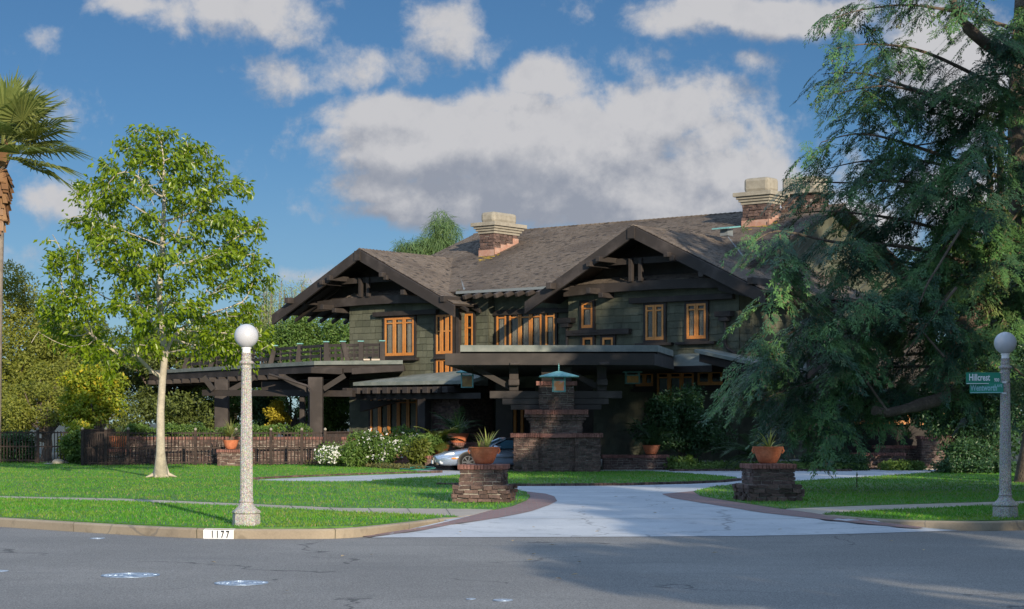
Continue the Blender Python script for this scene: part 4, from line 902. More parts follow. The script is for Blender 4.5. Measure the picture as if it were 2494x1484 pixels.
for a, b in ((1240,1263),(1456,1479)):
    MB().box(xpx(a), xpx(b), PD+.5, PD+.85, zpx(952)+.003, fz0-.003).build('post', M['wood2'], porch, bevel=.02)
    MB().box(xpx(a-2), xpx(b+2), PD+.28, PD+.48, zpx(939), zpx(923)).build('bracket', M['wood2'], porch, bevel=.04)
    MB().box(xpx(a+2), xpx(b+3), PD-.5, PD+8, zpx(884), fz0-.004).build('beam', M['wood2'], porch, bevel=.02)
    MB().beam(np.array([xpx((a+b)/2)-.05, PD+.7, zpx(945)]), np.array([xpx((a+b)/2)-1.35, PD+.7, fz0-.05]), .14, .18).build('brace', M['wood'], porch)
    MB().box(xpx(a)-.5, xpx(b)-.2, PD+6., PD+6.4, .3, fz0-.3).build('post', M['wood'], porch)
# dark entrance wall, buttress and door behind the porch
a = ony(1160,1000,-.9)[0]; b_ = ony(1225,1000,-.9)[0]
bb = MB(); brick_block(bb, W(0,0,0), UX, NX, 6.2, 7.7, -1.6, .6, .2, 3.2, .24, .08, .02, rough=.02); core(bb, W(0,0,0), UX, NX, 6.2, 7.7, -1.6, .6, 0, 3.2); bb.build('buttress', M['brick'], H)
fw = MB(); x0 = ony(1222,1000,.88)[0]; x1 = ony(1290,1000,.88)[0]
for i in range(4):
    xa = x0+(x1-x0)*i/4; fw.hb(xa, xa+.13, .74, .82, .5, 2.75)
fw.hb(x0, x1, .74, .815, 2.75, 2.95).build('front_door', M['fir'], H); 
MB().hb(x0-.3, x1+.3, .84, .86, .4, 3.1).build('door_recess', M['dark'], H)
MB().hb(5.6, 12., .72, .86, 2.55, 2.8).build('lintel', M['wood'], H)
# ---- low porch roof on the left
L0, zl0 = ony(860,938,-2.4); L1, zl1 = ony(1140,937,-2.4); R1, zr1 = ony(1222,899,-.06); R0 = ony(905,920,-.06)[0]
zf = (zl0+zl1)/2
pr = MB().add([W(L0,-2.4,zf),W(L1,-2.4,zf),W(R1+1.2,-.05,zr1),W(L0+1.0,-.05,zf+.34),W(L0,-2.4,zf+.14),W(L1,-2.4,zf+.14),W(R1+1.2,-.05,zr1+.14),W(L0+1.0,-.05,zf+.48)], [(3,2,1,0),(4,5,6,7),(0,1,5,4),(1,2,6,5),(2,3,7,6),(3,0,4,7)]).build('porch_roof', M['felt'], H)
for i in range(11):
    px = 838+24.3*i; x = ony(px, 948, -2.6)[0]; MB().hb(x, x+.30, -2.72, -.2, zf-.36, zf-.10).build('rafter_tail', M['wood2'], pr, bevel=.025)
MB().hb(L0-.3, L1+.5, -2.2, -1.95, zf-.60, zf-.365).build('beam', M['wood'], pr)
x = ony(1031, 1000, -2.1)[0]; MB().hb(x-.2, x+.22, -2.25, -1.85, .1, zf-.605).build('post', M['wood'], pr, bevel=.02)
x = ony(862, 975, -1.9)[0]; MB().add([W(x-.3,-1.2,zf-.62),W(x+2.2,-1.2,zf-.62),W(x-.3,-1.2,zf-1.1),W(x-.3,-1.0,zf-.62),W(x+2.2,-1.0,zf-.62),W(x-.3,-1.0,zf-1.1)],[(0,2,1),(3,4,5),(0,1,4,3),(1,2,5,4),(2,0,3,5)]).build('bracket', M['wood'], pr)
# ---- side porch with its roof deck on the far left
DZ = 4.31
def dk(px, py): d = F*(DZ-ZC)/(YH-py); return np.array([(px-CX)/F*d, d, DZ])
A = dk(362,903); B = dk(765,879.5); C_ = dk(981,877.5)
Cb = W(3.1,.0,DZ); Ab = A+NX*6.5+np.array([0,0,0]); Bb = W(-.1,4.5,DZ)
deckp = [A, B, C_, Cb, W(-.05,-.05,DZ), W(-.05,5,DZ), Ab]
sp = MB().slab(deckp, .17).build('side_porch', M['felt'], H)
ins = lambda p, z: np.array([p[0], p[1]+.12, z])
MB().slab([ins(p, DZ-.174) for p in deckp], .33).build('fascia', M['wood2'], sp)
MB().slab([np.array([p[0],p[1],DZ-.75]) for p in (A+ (B-A)*.03+[0,1.2,0], B+[0,1.2,0], B+[2.5,1.4,0], W(-.1,.2,0), W(-.1,5,0), Ab)], .05).build('soffit', M['wood'], sp)
for (pa, pb) in (((858,905),(985,897)),((760,902),(835,905))):
    p = at(*pa, 80.5); q = at(*pb, 80.2); MB().beam(p, q, .3, .26).build('beam', M['wood2'], sp, bevel=.02)
e = (B-A)/np.linalg.norm(B-A); nb = np.array([-e[1], e[0], 0])
for i in range(15):
    p = A+e*(.5+i*1.05); MB().beam(p-nb*.25+[0,0,-.62], p+nb*4+[0,0,-.62], .16, .22).build('rafter_tail', M['wood2'], sp, bevel=.02)
for (x0, x1, d) in ((522,555,83.5),(541,548,86),(750,785,79.5),(729,741,85)):
    MB().box(xpx(x0,d), xpx(x1,d), d, d+.5, 0, DZ-.75).build('post', M['wood2'], sp, bevel=.02)
a = at(497,957,82.5); b = at(862,959,80.0); MB().beam(a, b, .35, .26).build('beam', M['wood'], sp)
a = at(690,940,80.5); b = at(1030,940,80.5); MB().beam(at(640,944,86), at(1000,940,84), .3, .5).build('beam', M['wood'], sp)
for (p, q) in (((520,950),(496,918)),((560,952),(622,918)),((752,952),(690,918)),((788,948),(840,915))):
    d = 82. if p[0] < 700 else 79.9; MB().beam(at(*p,d), at(*q,d), .16, .22).build('brace', M['wood'], sp)
MB().tube([at(655,912,79.6), at(700,925,79.4), at(748,940,79.2), at(757,950,79.1), at(757,1050,79.1)], .05, 8).build('downspout', M['wood2'], sp, True)
# railing of the roof deck
rp0 = A+e*3.6+nb*.6+[0,0,.02]; rp1 = B+nb*.6+[0,0,.02]; rp2 = np.array([C_[0]-.9, C_[1]+.5, DZ+.02])
rail = MB()
def railing(p, q, n, leanp):
    for z, h in ((.66,.12),(.44,.09),(.22,.14)): rail.beam(p+[0,0,z], q+[0,0,z], .07, h)
    for i in range(n*3):
        c = p+(q-p)*(i+.5)/(n*3); rail.box(c[0]-.05, c[0]+.05, c[1]-.03, c[1]+.03, DZ, DZ+.6)
railing(rp0, rp1, 5, 0); railing(rp1, rp2, 3, 0); ro = rail.build('railing', M['wood2'], sp)
def rpost(c, lean):
    o = MB().hexa([c+[-.11+lean,-.1,0], c+[.11+lean,-.1,0], c+[.11+lean,.1,0], c+[-.11+lean,.1,0]], [c+[-.10,-.09,.80], c+[.10,-.09,.80], c+[.10,.09,.80], c+[-.10,.09,.80]]).build('railing_post', M['wood2'], sp)
    MB().box(c[0]-.13, c[0]+.13, c[1]-.13, c[1]+.13, c[2]+.803, c[2]+.845).build('post_cap', M['verdigris'], o)
for f_, ln in ((0,-.2),(.22,-.25),(.42,-.25),(.66,-.2),(.83,-.1),(1,0)): rpost(rp0+(rp1-rp0)*f_, ln)
for f_, ln in ((.30,.2),(.62,.2),(1,0)): rpost(rp1+(rp2-rp1)*f_, ln if f_ < .5 else 0)
for px, py, k in ((895,877,.34),(913,878,.42)):
    p = at(px, py, 80.9); MB().box(p[0]-k/2, p[0]+k/2, p[1], p[1]+.3, DZ+.0, DZ+.07).build('deck_box', M['curtain'], sp)

# ---------------------------------------------------------------- lanterns
def lantern(c, hood, hw, bw, bh, chain, label, lit):
    t = thing('hanging_lantern', label, 'lantern', c, 'lanterns hanging round the porch'); c = np.asarray(c, float)
    m = MB(); m.add([c+[sx*hw, sy*hw, 0] for sx, sy in ((-1,-1),(1,-1),(1,1),(-1,1))]+[c+[sx*.06, sy*.06, hood] for sx, sy in ((-1,-1),(1,-1),(1,1),(-1,1))]+[c+[sx*hw, sy*hw, -.03] for sx, sy in ((-1,-1),(1,-1),(1,1),(-1,1))], [(0,1,5,4),(1,2,6,5),(2,3,7,6),(3,0,4,7),(4,5,6,7),(8,9,1,0),(9,10,2,1),(10,11,3,2),(11,8,0,3),(11,10,9,8)]).build('hood', M['verdigris'], t)
    f = MB()
    for sx in (-1,1):
        for sy in (-1,1): f.box(c[0]+sx*bw-.025, c[0]+sx*bw+.025, c[1]+sy*bw-.025, c[1]+sy*bw+.025, c[2]-.15-bh, c[2]-.03)
    f.box(c[0]-bw-.03, c[0]+bw+.03, c[1]-bw-.03, c[1]+bw+.03, c[2]-.15-bh-.04, c[2]-.15-bh); f.box(c[0]-bw-.03, c[0]+bw+.03, c[1]-bw-.03, c[1]+bw+.03, c[2]-.15, c[2]-.11)
    f.build('frame', M['verdigris'], t)
    MB().box(c[0]-bw+.0, c[0]+bw-.0, c[1]-bw+.0, c[1]+bw-.0, c[2]-.145-bh, c[2]-.155).build('stained_glass', lit, t)
    ch = MB()
    for i in range(int(chain/.07)): ch.lathe([(.010,0),(.022,.02),(.022,.045),(.010,.065)], c+[0,0,hood+i*.07], 8)
    ch.tube([c+[0,0,hood-.01], c+[0,0,hood+chain]], .008, 6).build('chain', M['verdigris'], t); return t
def sg_fn(cols, st):
    def fn(T, b):
        n = T.noise(obco(T), 3.2, 2); c = T.mix(T.step(n,.45,.55), cols[0], cols[1]); c = T.mix(T.step(T.noise(obco(T), 2.1, 2),.5,.6), c, cols[2])
        T.link(c, b.inputs['Base Color']); T.link(c, b.inputs['Emission Color']); b.inputs['Emission Strength'].default_value = st; b.inputs['Roughness'].default_value = .25
    return fn
M['sg1'] = mat('stained_glass', sg_fn(((.30,.26,.16),(.36,.15,.05),(.30,.16,.32)), .10)); M['sg2'] = mat('amber_glass', sg_fn(((.16,.11,.03),(.12,.08,.02),(.08,.05,.015)), .06))
lantern(at(1361,917,61.6), .17, .64, .19, .32, fz0-.17-zpx(917,61.6)+.02, 'large verdigris lantern with a wide hood hanging before the brick pier', M['sg1'])
lantern(at(1138,907,74), .16, .42, .22, .42, .5, 'amber lantern hanging over the low porch roof to the left of the brick pier', M['sg2'])
lantern(at(1540,906,70), .10, .36, .24, .26, .3, 'dim amber lantern in the shade to the right of the brick pier', M['sg2'])

# ---------------------------------------------------------------- terrace walls, steps, fence
def bwall(name, label, c, deg, L, dp, z, cap=True, cat='brick wall', bl=.24):
    ax, ay = axes(deg); c = np.asarray(c, float); t = thing(name, label, cat, c); b = MB(); k = MB()
    brick_block(b, c, ax, ay, 0, L, 0, dp, 0, z-.12, bl, .085, .014, rough=.02); core(k, c, ax, ay, 0, L, 0, dp, -.05, z-.1)
    b.build('brickwork', M['brick'], t); k.build('mortar', M['mortar'], t)
    if cap: q = MB(); brick_block(q, c, ax, ay, -.04, L+.04, -.04, dp+.04, z-.12, z, .22, .12, .006, stand=1); core(q, c, ax, ay, 0, L, 0, dp, z-.12, z); q.build('coping', M['brickcap'], t)
    return t
g = at(1470,1144,66.2); bwall('garden_wall', 'low brick wall right of the carriage porch pier carrying a red pot', [g[0],66.2,0], 0, xpx(1627,66.2)-g[0], .8, zpx(1108,66.2))
bwall('garden_wall', 'low brick planter wall at the nose of the silver car', [xpx(1035,67.8),67.8,0], 0, xpx(1135,67.8)-xpx(1035,67.8), .8, zpx(1110,67.8))
bwall('garden_wall', 'dark brick terrace wall behind the silver car', [xpx(1100,70.5),70.5,0], 0, 2.8, .6, zpx(1078,70.5)); bwall('garden_wall', 'higher dark brick parapet under the porch behind the car', [xpx(1148,73),73,0], 0, 2.2, .4, zpx(1056,73))
st_ = thing('brick_steps', 'stepped brick block at the right end of the white flowering shrub', 'brick steps', [xpx(959,69.5),69.5,0])
for i, (a, b, y) in enumerate(((959,1003,1113),(963,1003,1106),(976,1010,1095))): q = MB(); zz = zpx(y,69.5+i*.3); brick_block(q, np.array([0,69.5+i*.3,0.]), ex, ey, xpx(a,69.5), xpx(b,69.5), 0, 1.2, 0, zz, .22, .09, .01); core(q, np.array([0,69.5+i*.3,0.]), ex, ey, xpx(a,69.5), xpx(b,69.5), 0, 1.2, 0, zz); q.build('step', M['brickcap'], st_)
bwall('terrace_wall', 'long brick terrace wall seen through the iron fence', [xpx(300,75),75,0], 0, xpx(880,75)-xpx(300,75), .45, zpx(1064,75), bl=.3)
bwall('plant_pedestal', 'brick pedestal in front of the fence carrying a clay pot of yucca', [xpx(529,71.6),71.6,0], 0, 1.2, 1.2, zpx(1095,71.6), cat='brick pedestal')
c = np.array([xpx(562,72.1), 72.1, zpx(1095,71.6)]); pot(c, .30, .35, 'clay pot on the brick pedestal by the iron fence', rim=False)
t = potplant(c+[0,0,.3], 'spiky green yucca in the clay pot on the fence pedestal', 'plant', 'yucca'); blade_plant(c+[0,0,.45], 90, .85, .045, M['spike2'], 'blades', t, .45, 1, 21); MB().lathe([(.09,0),(.08,.2),(.06,.35)], c+[0,0,.3], 10).build('stem', M['bark2'], t)
c = np.array([xpx(288,73.8), 73.8, .62]); pot(c, .38, .5, 'clay pot behind the dense stretch of iron fence', rim=False); MB
q = bwall('plant_pedestal', 'short brick pedestal behind the dense stretch of fence', c-[.4,.4,.62], 0, .8, .8, .62, cat='brick pedestal')
t = potplant(c+[0,0,.4], 'pale spiky plant in the pot behind the dense stretch of fence', 'plant', 'yucca'); blade_plant(c+[0,0,.4], 40, .6, .06, M['spike'], 'blades', t, .2, .6, 23)
c = np.array([xpx(1586,66.6), 66.6, zpx(1107,66.2)]); pot(c, .31, .32, 'shaded red pot on the low wall right of the carriage porch', rim=False)
c1 = np.array([xpx(1069,69), 69, .2]); pot(c1+[0,0,zpx(1111,69)-.2], .40, .42, 'terracotta pot with a palm behind the planter wall at the car', rim=False)
c2 = np.array([xpx(1116,71), 71, zpx(1082,71)]); pot(c2, .40, .40, 'terracotta pot on the terrace wall behind the car bonnet', rim=False)
c4 = np.array([xpx(2272,68), 68, zpx(1062,68)]); pot(c4, .26, .32, 'small pink pot on the wall end under the cedar', rim=False); bwall('garden_wall', 'dark brick wall end under the cedar carrying a small pot', [c4[0]-.5,67.6,0], 0, 1.1, .8, c4[2]); bwall('garden_wall', 'low dark brick wall beside the entrance steps under the cedar', [xpx(2075,67),67,0], 0, 1.9, .5, zpx(1103,67))
bwall('garden_wall', 'long dark brick base wall of the right terrace', [xpx(2130,68.4),68.4,0], 0, 2.6, .3, zpx(1085,68.4))
t = potplant(c4+[0,0,.3], 'trailing plant with white flowers in the small pot under the cedar', 'plant', 'trailing_plant'); blade_plant(c4+[0,0,.3], 50, .7, .05, M['mid'], 'leaves', t, .7, 1, 31); blade_plant(c4+[.1,0,.5], 14, .3, .06, M['petal'], 'petals', t, .3, .6, 32)
def fence(label, pts, h, post_at, name='iron_fence', sp_=.135):
    t = thing(name, label, 'fence', pts[0], 'iron fences along the garden'); pk = MB(); rl = MB()
    for p, q in zip(pts[:-1], pts[1:]):
        p = np.asarray(p, float); q = np.asarray(q, float); L = np.linalg.norm(q-p); d = (q-p)/L
        for z in (.12, h*.52, h-.06): rl.beam(p+[0,0,z], q+[0,0,z], .035, .05)
        for i in range(int(L/sp_)): c = p+d*(i*sp_+.05); pk.box(c[0]-.016, c[0]+.016, c[1]-.016, c[1]+.016, -.02, h-.0)
    pk.build('pickets', M['iron'], t); rl.build('rails', M['iron'], t)
    for c in post_at: c = np.asarray(c, float); o = MB().box(c[0]-.055, c[0]+.055, c[1]-.055, c[1]+.055, -.05, h+.04).build('post', M['iron'], t); MB().lathe([(.03,0),(.06,.03),(.05,.08),(.01,.11)], c+[0,0,h+.04], 10).build('finial', M['stucco'], o)
fp = lambda px, d: np.array([xpx(px,d), d, 0.])
fence('long dark iron picket fence in front of the brick terrace wall', [fp(310,72.3), fp(560,72.6), fp(795,72.8), fp(865,77)], 1.30, [fp(x,72.55) for x in (390,476,575,660,735,792)])
fence('rust brown densely picketed fence shaded by the pale trunked tree', [fp(201,72), fp(312,72.2)], 1.32, [fp(201,72),fp(258,72.1),fp(312,72.2)], sp_=.085); fence('second row of pickets standing behind the rust brown fence', [fp(202,72.6), fp(342,81)], 1.40, [fp(342,81)], sp_=.12)
fence('dark fence running off the left edge behind the lawn', [fp(-120,77.5), fp(92,76.5), fp(196,76)], 1.30, [fp(-5,77),fp(92,76.5)], sp_=.14)
# ---------------------------------------------------------------- vegetation
def unit(a): return a/(np.linalg.norm(a, axis=-1, keepdims=True)+1e-9)
def leaf_arrays(P, D, N, L, Wd, fold=.25):
    n = len(P); D = unit(D); Sd = unit(np.cross(D, N)); N = np.cross(Sd, D)
    L = np.broadcast_to(L, n)[:,None]; Wd = np.broadcast_to(Wd, n)[:,None]
    V = np.stack([P, P+D*L*.45-Sd*Wd*.5+N*Wd*fold, P+D*L, P+D*L*.45+Sd*Wd*.5+N*Wd*fold], 1)
    b = np.arange(n)[:,None]*4; return V.reshape(-1,3), np.concatenate([b+np.array([[0,1,2]]), b+np.array([[0,2,3]])])
def clumps(r, cs, n, L, Wd, hang=.2, shell=.55):
    """leaves spread through balls: cs rows are x,y,z,rx,ry,rz"""
    cs = np.asarray(cs, float); vol = (cs[:,3]*cs[:,5])**1.0; k = r.choice(len(cs), n, p=vol/vol.sum())
    d = unit(r.normal(0,1,(n,3))); rad = shell+(1-shell)*r.random(n)**.6; P = cs[k,:3]+d*cs[k,3:6]*rad[:,None]
    D = unit(d*.6+r.normal(0,.7,(n,3))+np.array([0,0,-hang])); N = unit(d+r.normal(0,.6,(n,3))+np.array([0,0,.5]))
    s = r.uniform(.7,1.25,n); return leaf_arrays(P, D, N, L*s, Wd*s)
def blob_cluster(r, c, rad, n, cr, flat=1.):
    """n sub-clumps distributed in an ellipsoid"""
    d = unit(r.normal(0,1,(n,3))); q = r.random(n)**.45; P = np.asarray(c)+d*np.asarray(rad)*q[:,None]
    s = cr*r.uniform(.6,1.3,n); return np.c_[P, s, s, s*.75*flat]
def tree(name, label, cat, base, crowns, m, nl, L, Wd, seed, group=None, trunk=True, tm='bark2', tr=.2, cr=.9, ncl=40, hang=.2):
    r = np.random.default_rng(seed); t = thing(name, label, cat, base, group); base = np.asarray(base, float)
    cs = np.vstack([blob_cluster(r, c, rad, max(4,int(ncl*rad[0]*rad[2]/sum(q[1][0]*q[1][2] for q in crowns))), cr) for c, rad in crowns])
    V, Fc = clumps(r, cs, nl, L, Wd, hang); np_mesh('crown' if trunk else 'foliage', V, Fc, m, t)
    if trunk:
        b = MB(); top = np.mean([c for c, _ in crowns], axis=0)
        mid = base+(top-base)*.5+r.normal(0,.25,3)*[1,1,0]; b.tube([base-[0,0,.1], base+(mid-base)*.5+r.normal(0,.1,3), mid, top], [tr*1.3,tr,tr*.8,tr*.3], 8)
        for i in r.choice(len(cs), min(len(cs), 16), replace=False):
            s0 = base+(mid-base)*r.uniform(.5,1.); e_ = cs[i,:3]; q = (s0+e_)/2+r.normal(0,.3,3); b.tube([s0, q, e_], [tr*.5,tr*.3,tr*.1], 5)
        b.build('trunk', M[tm], t, True)
    return t
def cw(px, py, d, rpx, rpy, rd=None):                        # crown ellipsoid seen at a pixel
    s = d/F; return (at(px,py,d), (rpx*s, rd if rd else rpx*s*.8, rpy*s))
def gp(px, d): return np.array([(px-CX)/F*d, d, 0.])

# background trees on the left
bg = 'trees behind the garden fence'
tree('leafy_tree', 'tall olive green tree at the left edge behind the fence', 'tree', gp(20,92), [cw(10,755,92,100,100),cw(-60,900,92,130,130),cw(70,900,91,110,120),cw(150,880,93,70,90),cw(30,1000,90,110,60)], M['olive'], 44000, .17, .085, 101, bg, cr=.95, ncl=110)
tree('leafy_tree', 'yellowish tree filling the gap left of the yellow bush', 'tree', gp(110,86), [cw(100,980,86,70,70),cw(150,940,88,60,70),cw(40,1010,85,70,45)], M['olive'], 9000, .15, .075, 102, bg, cr=.6, ncl=40)
tree('flowering_shrub', 'bright yellow green bush with yellow flowers behind the rust brown fence', 'shrub', gp(225,80), [cw(225,985,80,72,60),cw(240,925,80,45,38),cw(185,960,80,45,60),cw(270,960,80,35,40),cw(180,1060,77.2,25,55)], M['yellow'], 11000, .16, .09, 103, cr=.5, ncl=60, trunk=True, tr=.08)
tree('oak_tree', 'dark green oak behind the pale trunked tree', 'tree', gp(420,98), [cw(400,930,98,120,120),cw(480,880,98,110,90),cw(350,1000,96,100,70),cw(500,1000,94,110,70),cw(330,850,98,80,90)], M['oak'], 36000, .17, .09, 104, bg, cr=.85, ncl=80, tr=.3)
tree('oak_tree', 'grey green oak between the first oak and the olive green tree', 'tree', gp(230,102), [cw(220,870,102,110,90),cw(150,820,102,80,80),cw(280,930,101,80,80)], M['oak'], 24000, .17, .09, 105, bg, cr=.8, ncl=50)
tree('broad_tree', 'rounded mid green tree beside the upper left corner of the house', 'tree', gp(760,108), [cw(760,830,108,115,70),cw(700,850,108,80,60),cw(830,850,108,60,75),cw(780,900,106,110,60)], M['mid'], 28000, .18, .10, 106, bg, cr=.9, ncl=70, tr=.3)
tree('broad_tree', 'olive tree seen through the crown of the pale trunked tree', 'tree', gp(560,112), [cw(560,830,112,70,60),cw(520,880,112,70,60),cw(610,860,112,60,50)], M['oak'], 10000, .17, .09, 107, bg, cr=.8, ncl=40)
tree('broad_tree', 'dark tree filling the view under the side porch', 'tree', gp(690,104), [cw(640,960,104,90,70),cw(760,970,104,80,70),cw(830,960,102,60,80),cw(560,980,104,80,60)], M['mid'], 18000, .17, .09, 108, bg, cr=.8, ncl=60)
tree('clipped_shrub', 'dark green shrub to the right of the left lamp post, under the side porch', 'shrub', gp(640,90), [cw(640,1010,90,32,45)], M['deep'], 5000, .14, .08, 109, trunk=False, cr=.5, ncl=24)
tree('golden_shrub', 'golden yellow shrub seen under the side porch', 'shrub', gp(675,88), [cw(672,1000,88,14,16),cw(680,1020,88,18,14),cw(668,1040,88,16,14)], M['gold'], 2500, .12, .07, 110, trunk=False, cr=.3, ncl=18)
tree('clipped_shrub', 'blue green shrub between the side porch post and the house wall', 'shrub', gp(818,90), [cw(818,1020,90,36,40),cw(830,985,92,26,40)], M['mid'], 6000, .14, .08, 111, trunk=False, cr=.5, ncl=26)
tree('hedge', 'low green hedge behind the terrace wall', 'hedge', gp(560,78), [cw(430,1050,78,120,10,.5),cw(640,1050,78,130,10,.5),cw(330,1048,78,40,12,.5)], M['mid'], 9000, .10, .06, 112, trunk=False, cr=.22, ncl=90)
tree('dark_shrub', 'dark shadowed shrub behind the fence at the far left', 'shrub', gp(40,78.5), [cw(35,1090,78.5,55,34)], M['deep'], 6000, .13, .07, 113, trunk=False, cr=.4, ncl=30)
tree('climbing_shrub', 'green climbing shrub growing through the fence beside the rust brown fence', 'shrub', gp(178,75.5), [cw(178,1080,75.5,18,35),cw(183,1115,75.3,12,18)], M['mid'], 2600, .13, .08, 114, trunk=False, cr=.3, ncl=18)
# bamboo: thin upright canes with sparse pale leaves
def bamboo():
    r = np.random.default_rng(120); t = thing('bamboo_grove', 'pale feathery bamboo rising to the left of the house roof', 'bamboo', gp(690,118)); b = MB(); PP = []; DD = []
    for i in range(34):
        x = r.uniform(615,755); y1 = r.uniform(668,760)+abs(x-700)*.3; p0 = at(x,950,118)+[0,r.uniform(-2,2),0]; p1 = at(x+r.uniform(-14,14),y1,118)+[0,r.uniform(-2,2),0]; ln = r.normal(0,.5,3)*[1,1,0]
        b.tube([p0,(p0+p1)/2,p1,p1+ln*.8+[0,0,.05]], [.05,.04,.025,.01], 5)
        for j in range(190): f = r.uniform(.45,1.03); PP.append(p0+(p1-p0)*f+r.normal(0,.28,3)); DD.append(r.normal(0,.5,3)+[0,0,-.5])
    b.build('canes', M['bark3'], t); V, Fc = leaf_arrays(np.array(PP), np.array(DD), unit(r.normal(0,1,(len(PP),3))), .22, .05); np_mesh('leaves', V, Fc, M['pale'], t)
bamboo()
# feathery palms behind the roof
def pinnate(V, Fc, base, az, el, L, droop, ll, n=26, w=.035, vee=.5, hang=.0, r=None):
    h = np.array([math.cos(az), math.sin(az), 0]); sdv = np.array([-math.sin(az), math.cos(az), 0]); p = np.asarray(base, float).copy(); e = el; pts = [p.copy()]
    for i in range(n): p = p+(h*math.cos(e)+np.array([0,0,1.])*math.sin(e))*L/n; e -= droop/n; pts.append(p.copy())
    for i in range(1, n+1):
        f = i/n; tg = unit(pts[i]-pts[i-1]); l = ll*(math.sin(math.pi*min(1,.12+f*.85))**.6)
        up = np.cross(sdv, tg); up = up if up[2] > 0 else -up
        for sg in (-1, 1):
            d = unit(sdv*sg*1.0+tg*.55+up*vee*.5+np.array([0,0,-hang])+(r.normal(0,.1,3) if r is not None else 0)); o = len(V); a = pts[i]; q = tg*w/2
            tip = a+d*l+np.array([0,0,-hang*l*.35]); mid_ = a+d*l*.5
            V += [a-q, a+q, mid_+q*.9, mid_-q*.9, tip]; Fc += [(o,o+1,o+2),(o,o+2,o+3),(o+3,o+2,o+4)]
    return pts
def pinnate_plant(name, label, cat, c, nf, L, ll, m, seed, el=(.3,1.4), droop=1.0, n=26, w=.035, hang=.0, stem=.0, group=None, az=None, vee=.5, tm='bark2', sr=.12):
    r = np.random.default_rng(seed); t = thing(name, label, cat, c, group); V = []; Fc = []; b = MB(); top = np.asarray(c, float)+[0,0,stem]
    for i in range(nf):
        a = i*2.4+r.uniform(-.3,.3) if az is None else r.uniform(*az); e = r.uniform(*el)
        pts = pinnate(V, Fc, top, a, e, L*r.uniform(.75,1.1), droop*r.uniform(.7,1.3), ll, n, w, vee, hang, r); b.tube(pts[::4]+[pts[-1]], [.025*L/2]*len(pts[::4])+[.004], 4)
    np_mesh('fronds', V, Fc, m, t); b.build('frond_stems', m, t)
    if stem: MB().tube([np.asarray(c, float)-[0,0,.1], top], [sr*1.2, sr], 10).build('trunk', M[tm], t, True)
    return t
tree('feathery_tree', 'light feathery treetop rising behind the roof beside the left chimney', 'tree', gp(1066,118), [cw(1068,575,118,34,52),cw(1040,600,118,30,30),cw(1085,560,118,16,40)], M['pale2'], 5200, .55, .035, 130, 'feathery treetops behind the roof', cr=.7, ncl=26, hang=1.4, tm='bark3')
tree('feathery_tree', 'lower feathery treetop showing just above the left gable ridge', 'tree', gp(985,118), [cw(990,612,118,36,24)], M['pale2'], 2200, .5, .035, 131, 'feathery treetops behind the roof', cr=.6, ncl=16, hang=1.4, tm='bark3')
# fan palm at the left edge
def fan_palm():
    r = np.random.default_rng(140); d = 78.; base = gp(-14,d); top = at(4,372,d); t = thing('fan_palm', 'tall fan palm with a ragged brown skirt at the left edge', 'palm tree', base); V = []; Fc = []; b = MB()
    fr = [(-.2,1.35,3.3),(.35,1.2,3.6),(.75,1.15,3.4),(.1,.5,3.2),(-.05,.3,3.0),(.25,.05,3.3),(-.25,-.15,3.2),(.1,-.35,2.9),(-.5,.8,3.3),(-1.2,.9,3.2),(2.6,.9,3.2),(3.3,.5,3.2),(2.2,1.2,3.2),(1.3,.7,3.2),(-1.7,.3,3.0),(3.8,.1,3.),(.9,.2,3.0),(1.6,1.3,3.3),(-.8,.1,3.0),(.5,.75,3.4)]
    for az, el, L in fr:
        L *= 1.16
        h = np.array([math.cos(az), math.sin(az), 0]); d0 = h*math.cos(el)+np.array([0,0,math.sin(el)]); s = np.array([-math.sin(az), math.cos(az), 0]); up = np.cross(d0, s); up = up if up[2] > 0 else -up
        p0 = top+[0,0,r.uniform(-.3,.3)]; hub = p0+d0*L*.42+[0,0,-.12*math.cos(el)]; b.tube([p0, p0+d0*L*.2+[0,0,.03], hub], [.05,.035,.03], 5)
        nb_ = 46; rl_ = L*.58
        for i in range(nb_):
            a = (i/(nb_-1)-.5)*R(250); dr = d0*math.cos(a)+s*math.sin(a)*.95+up*.16*abs(math.sin(a)); dr /= np.linalg.norm(dr); q_ = np.cross(dr, up); q_ /= np.linalg.norm(q_)
            l = rl_*(1-.22*abs(a)/R(125))*r.uniform(.94,1.05); w = l*math.tan(R(125/46))*1.02; o = len(V); z = up*(.02 if i%2 else -.02)
            m_ = hub+dr*l*.6; tip = hub+dr*l+np.array([0,0,-.20*l*r.uniform(.5,1.3)])
            V += [hub, m_-q_*w*.55+z, m_+q_*w*.55-z, tip]; Fc += [(o,o+1,o+2),(o+1,o+3,o+2)]
    np_mesh('fronds', V, Fc, M['palm'], t); b.build('frond_stems', M['palm'], t)
    tb = base; MB().tube([tb-[0,0,.2], tb+(top-tb)*.5, tb+(top-tb)*.88, top], [.26,.18,.17,.19], 14).build('trunk', M['bark3'], t, True)
    V = []; Fc = []
    for i in range(90):
        az = r.uniform(0,6.28); f = r.uniform(0,1); z = top[2]-.1-f*2.2; h = np.array([math.cos(az), math.sin(az), 0]); s = np.array([-math.sin(az), math.cos(az), 0]); c_ = np.array([top[0]+(base[0]-top[0])*(top[2]-z)/top[2], d, z])+h*(.2); l = r.uniform(.4,.9)*(1 if f < .7 else 1.3); w = r.uniform(.12,.3); o = len(V)
        e_ = h*.25*(1-f)+np.array([0,0,(1 if f < .25 else -1)*l]); V += [c_-s*w/2, c_+s*w/2, c_+s*w*.7+e_+h*.1, c_-s*w*.5+e_+h*.16]; Fc += [(o,o+1,o+2),(o,o+2,o+3)]
    np_mesh('dead_skirt', V, Fc, M['drypalm'], t)
fan_palm()

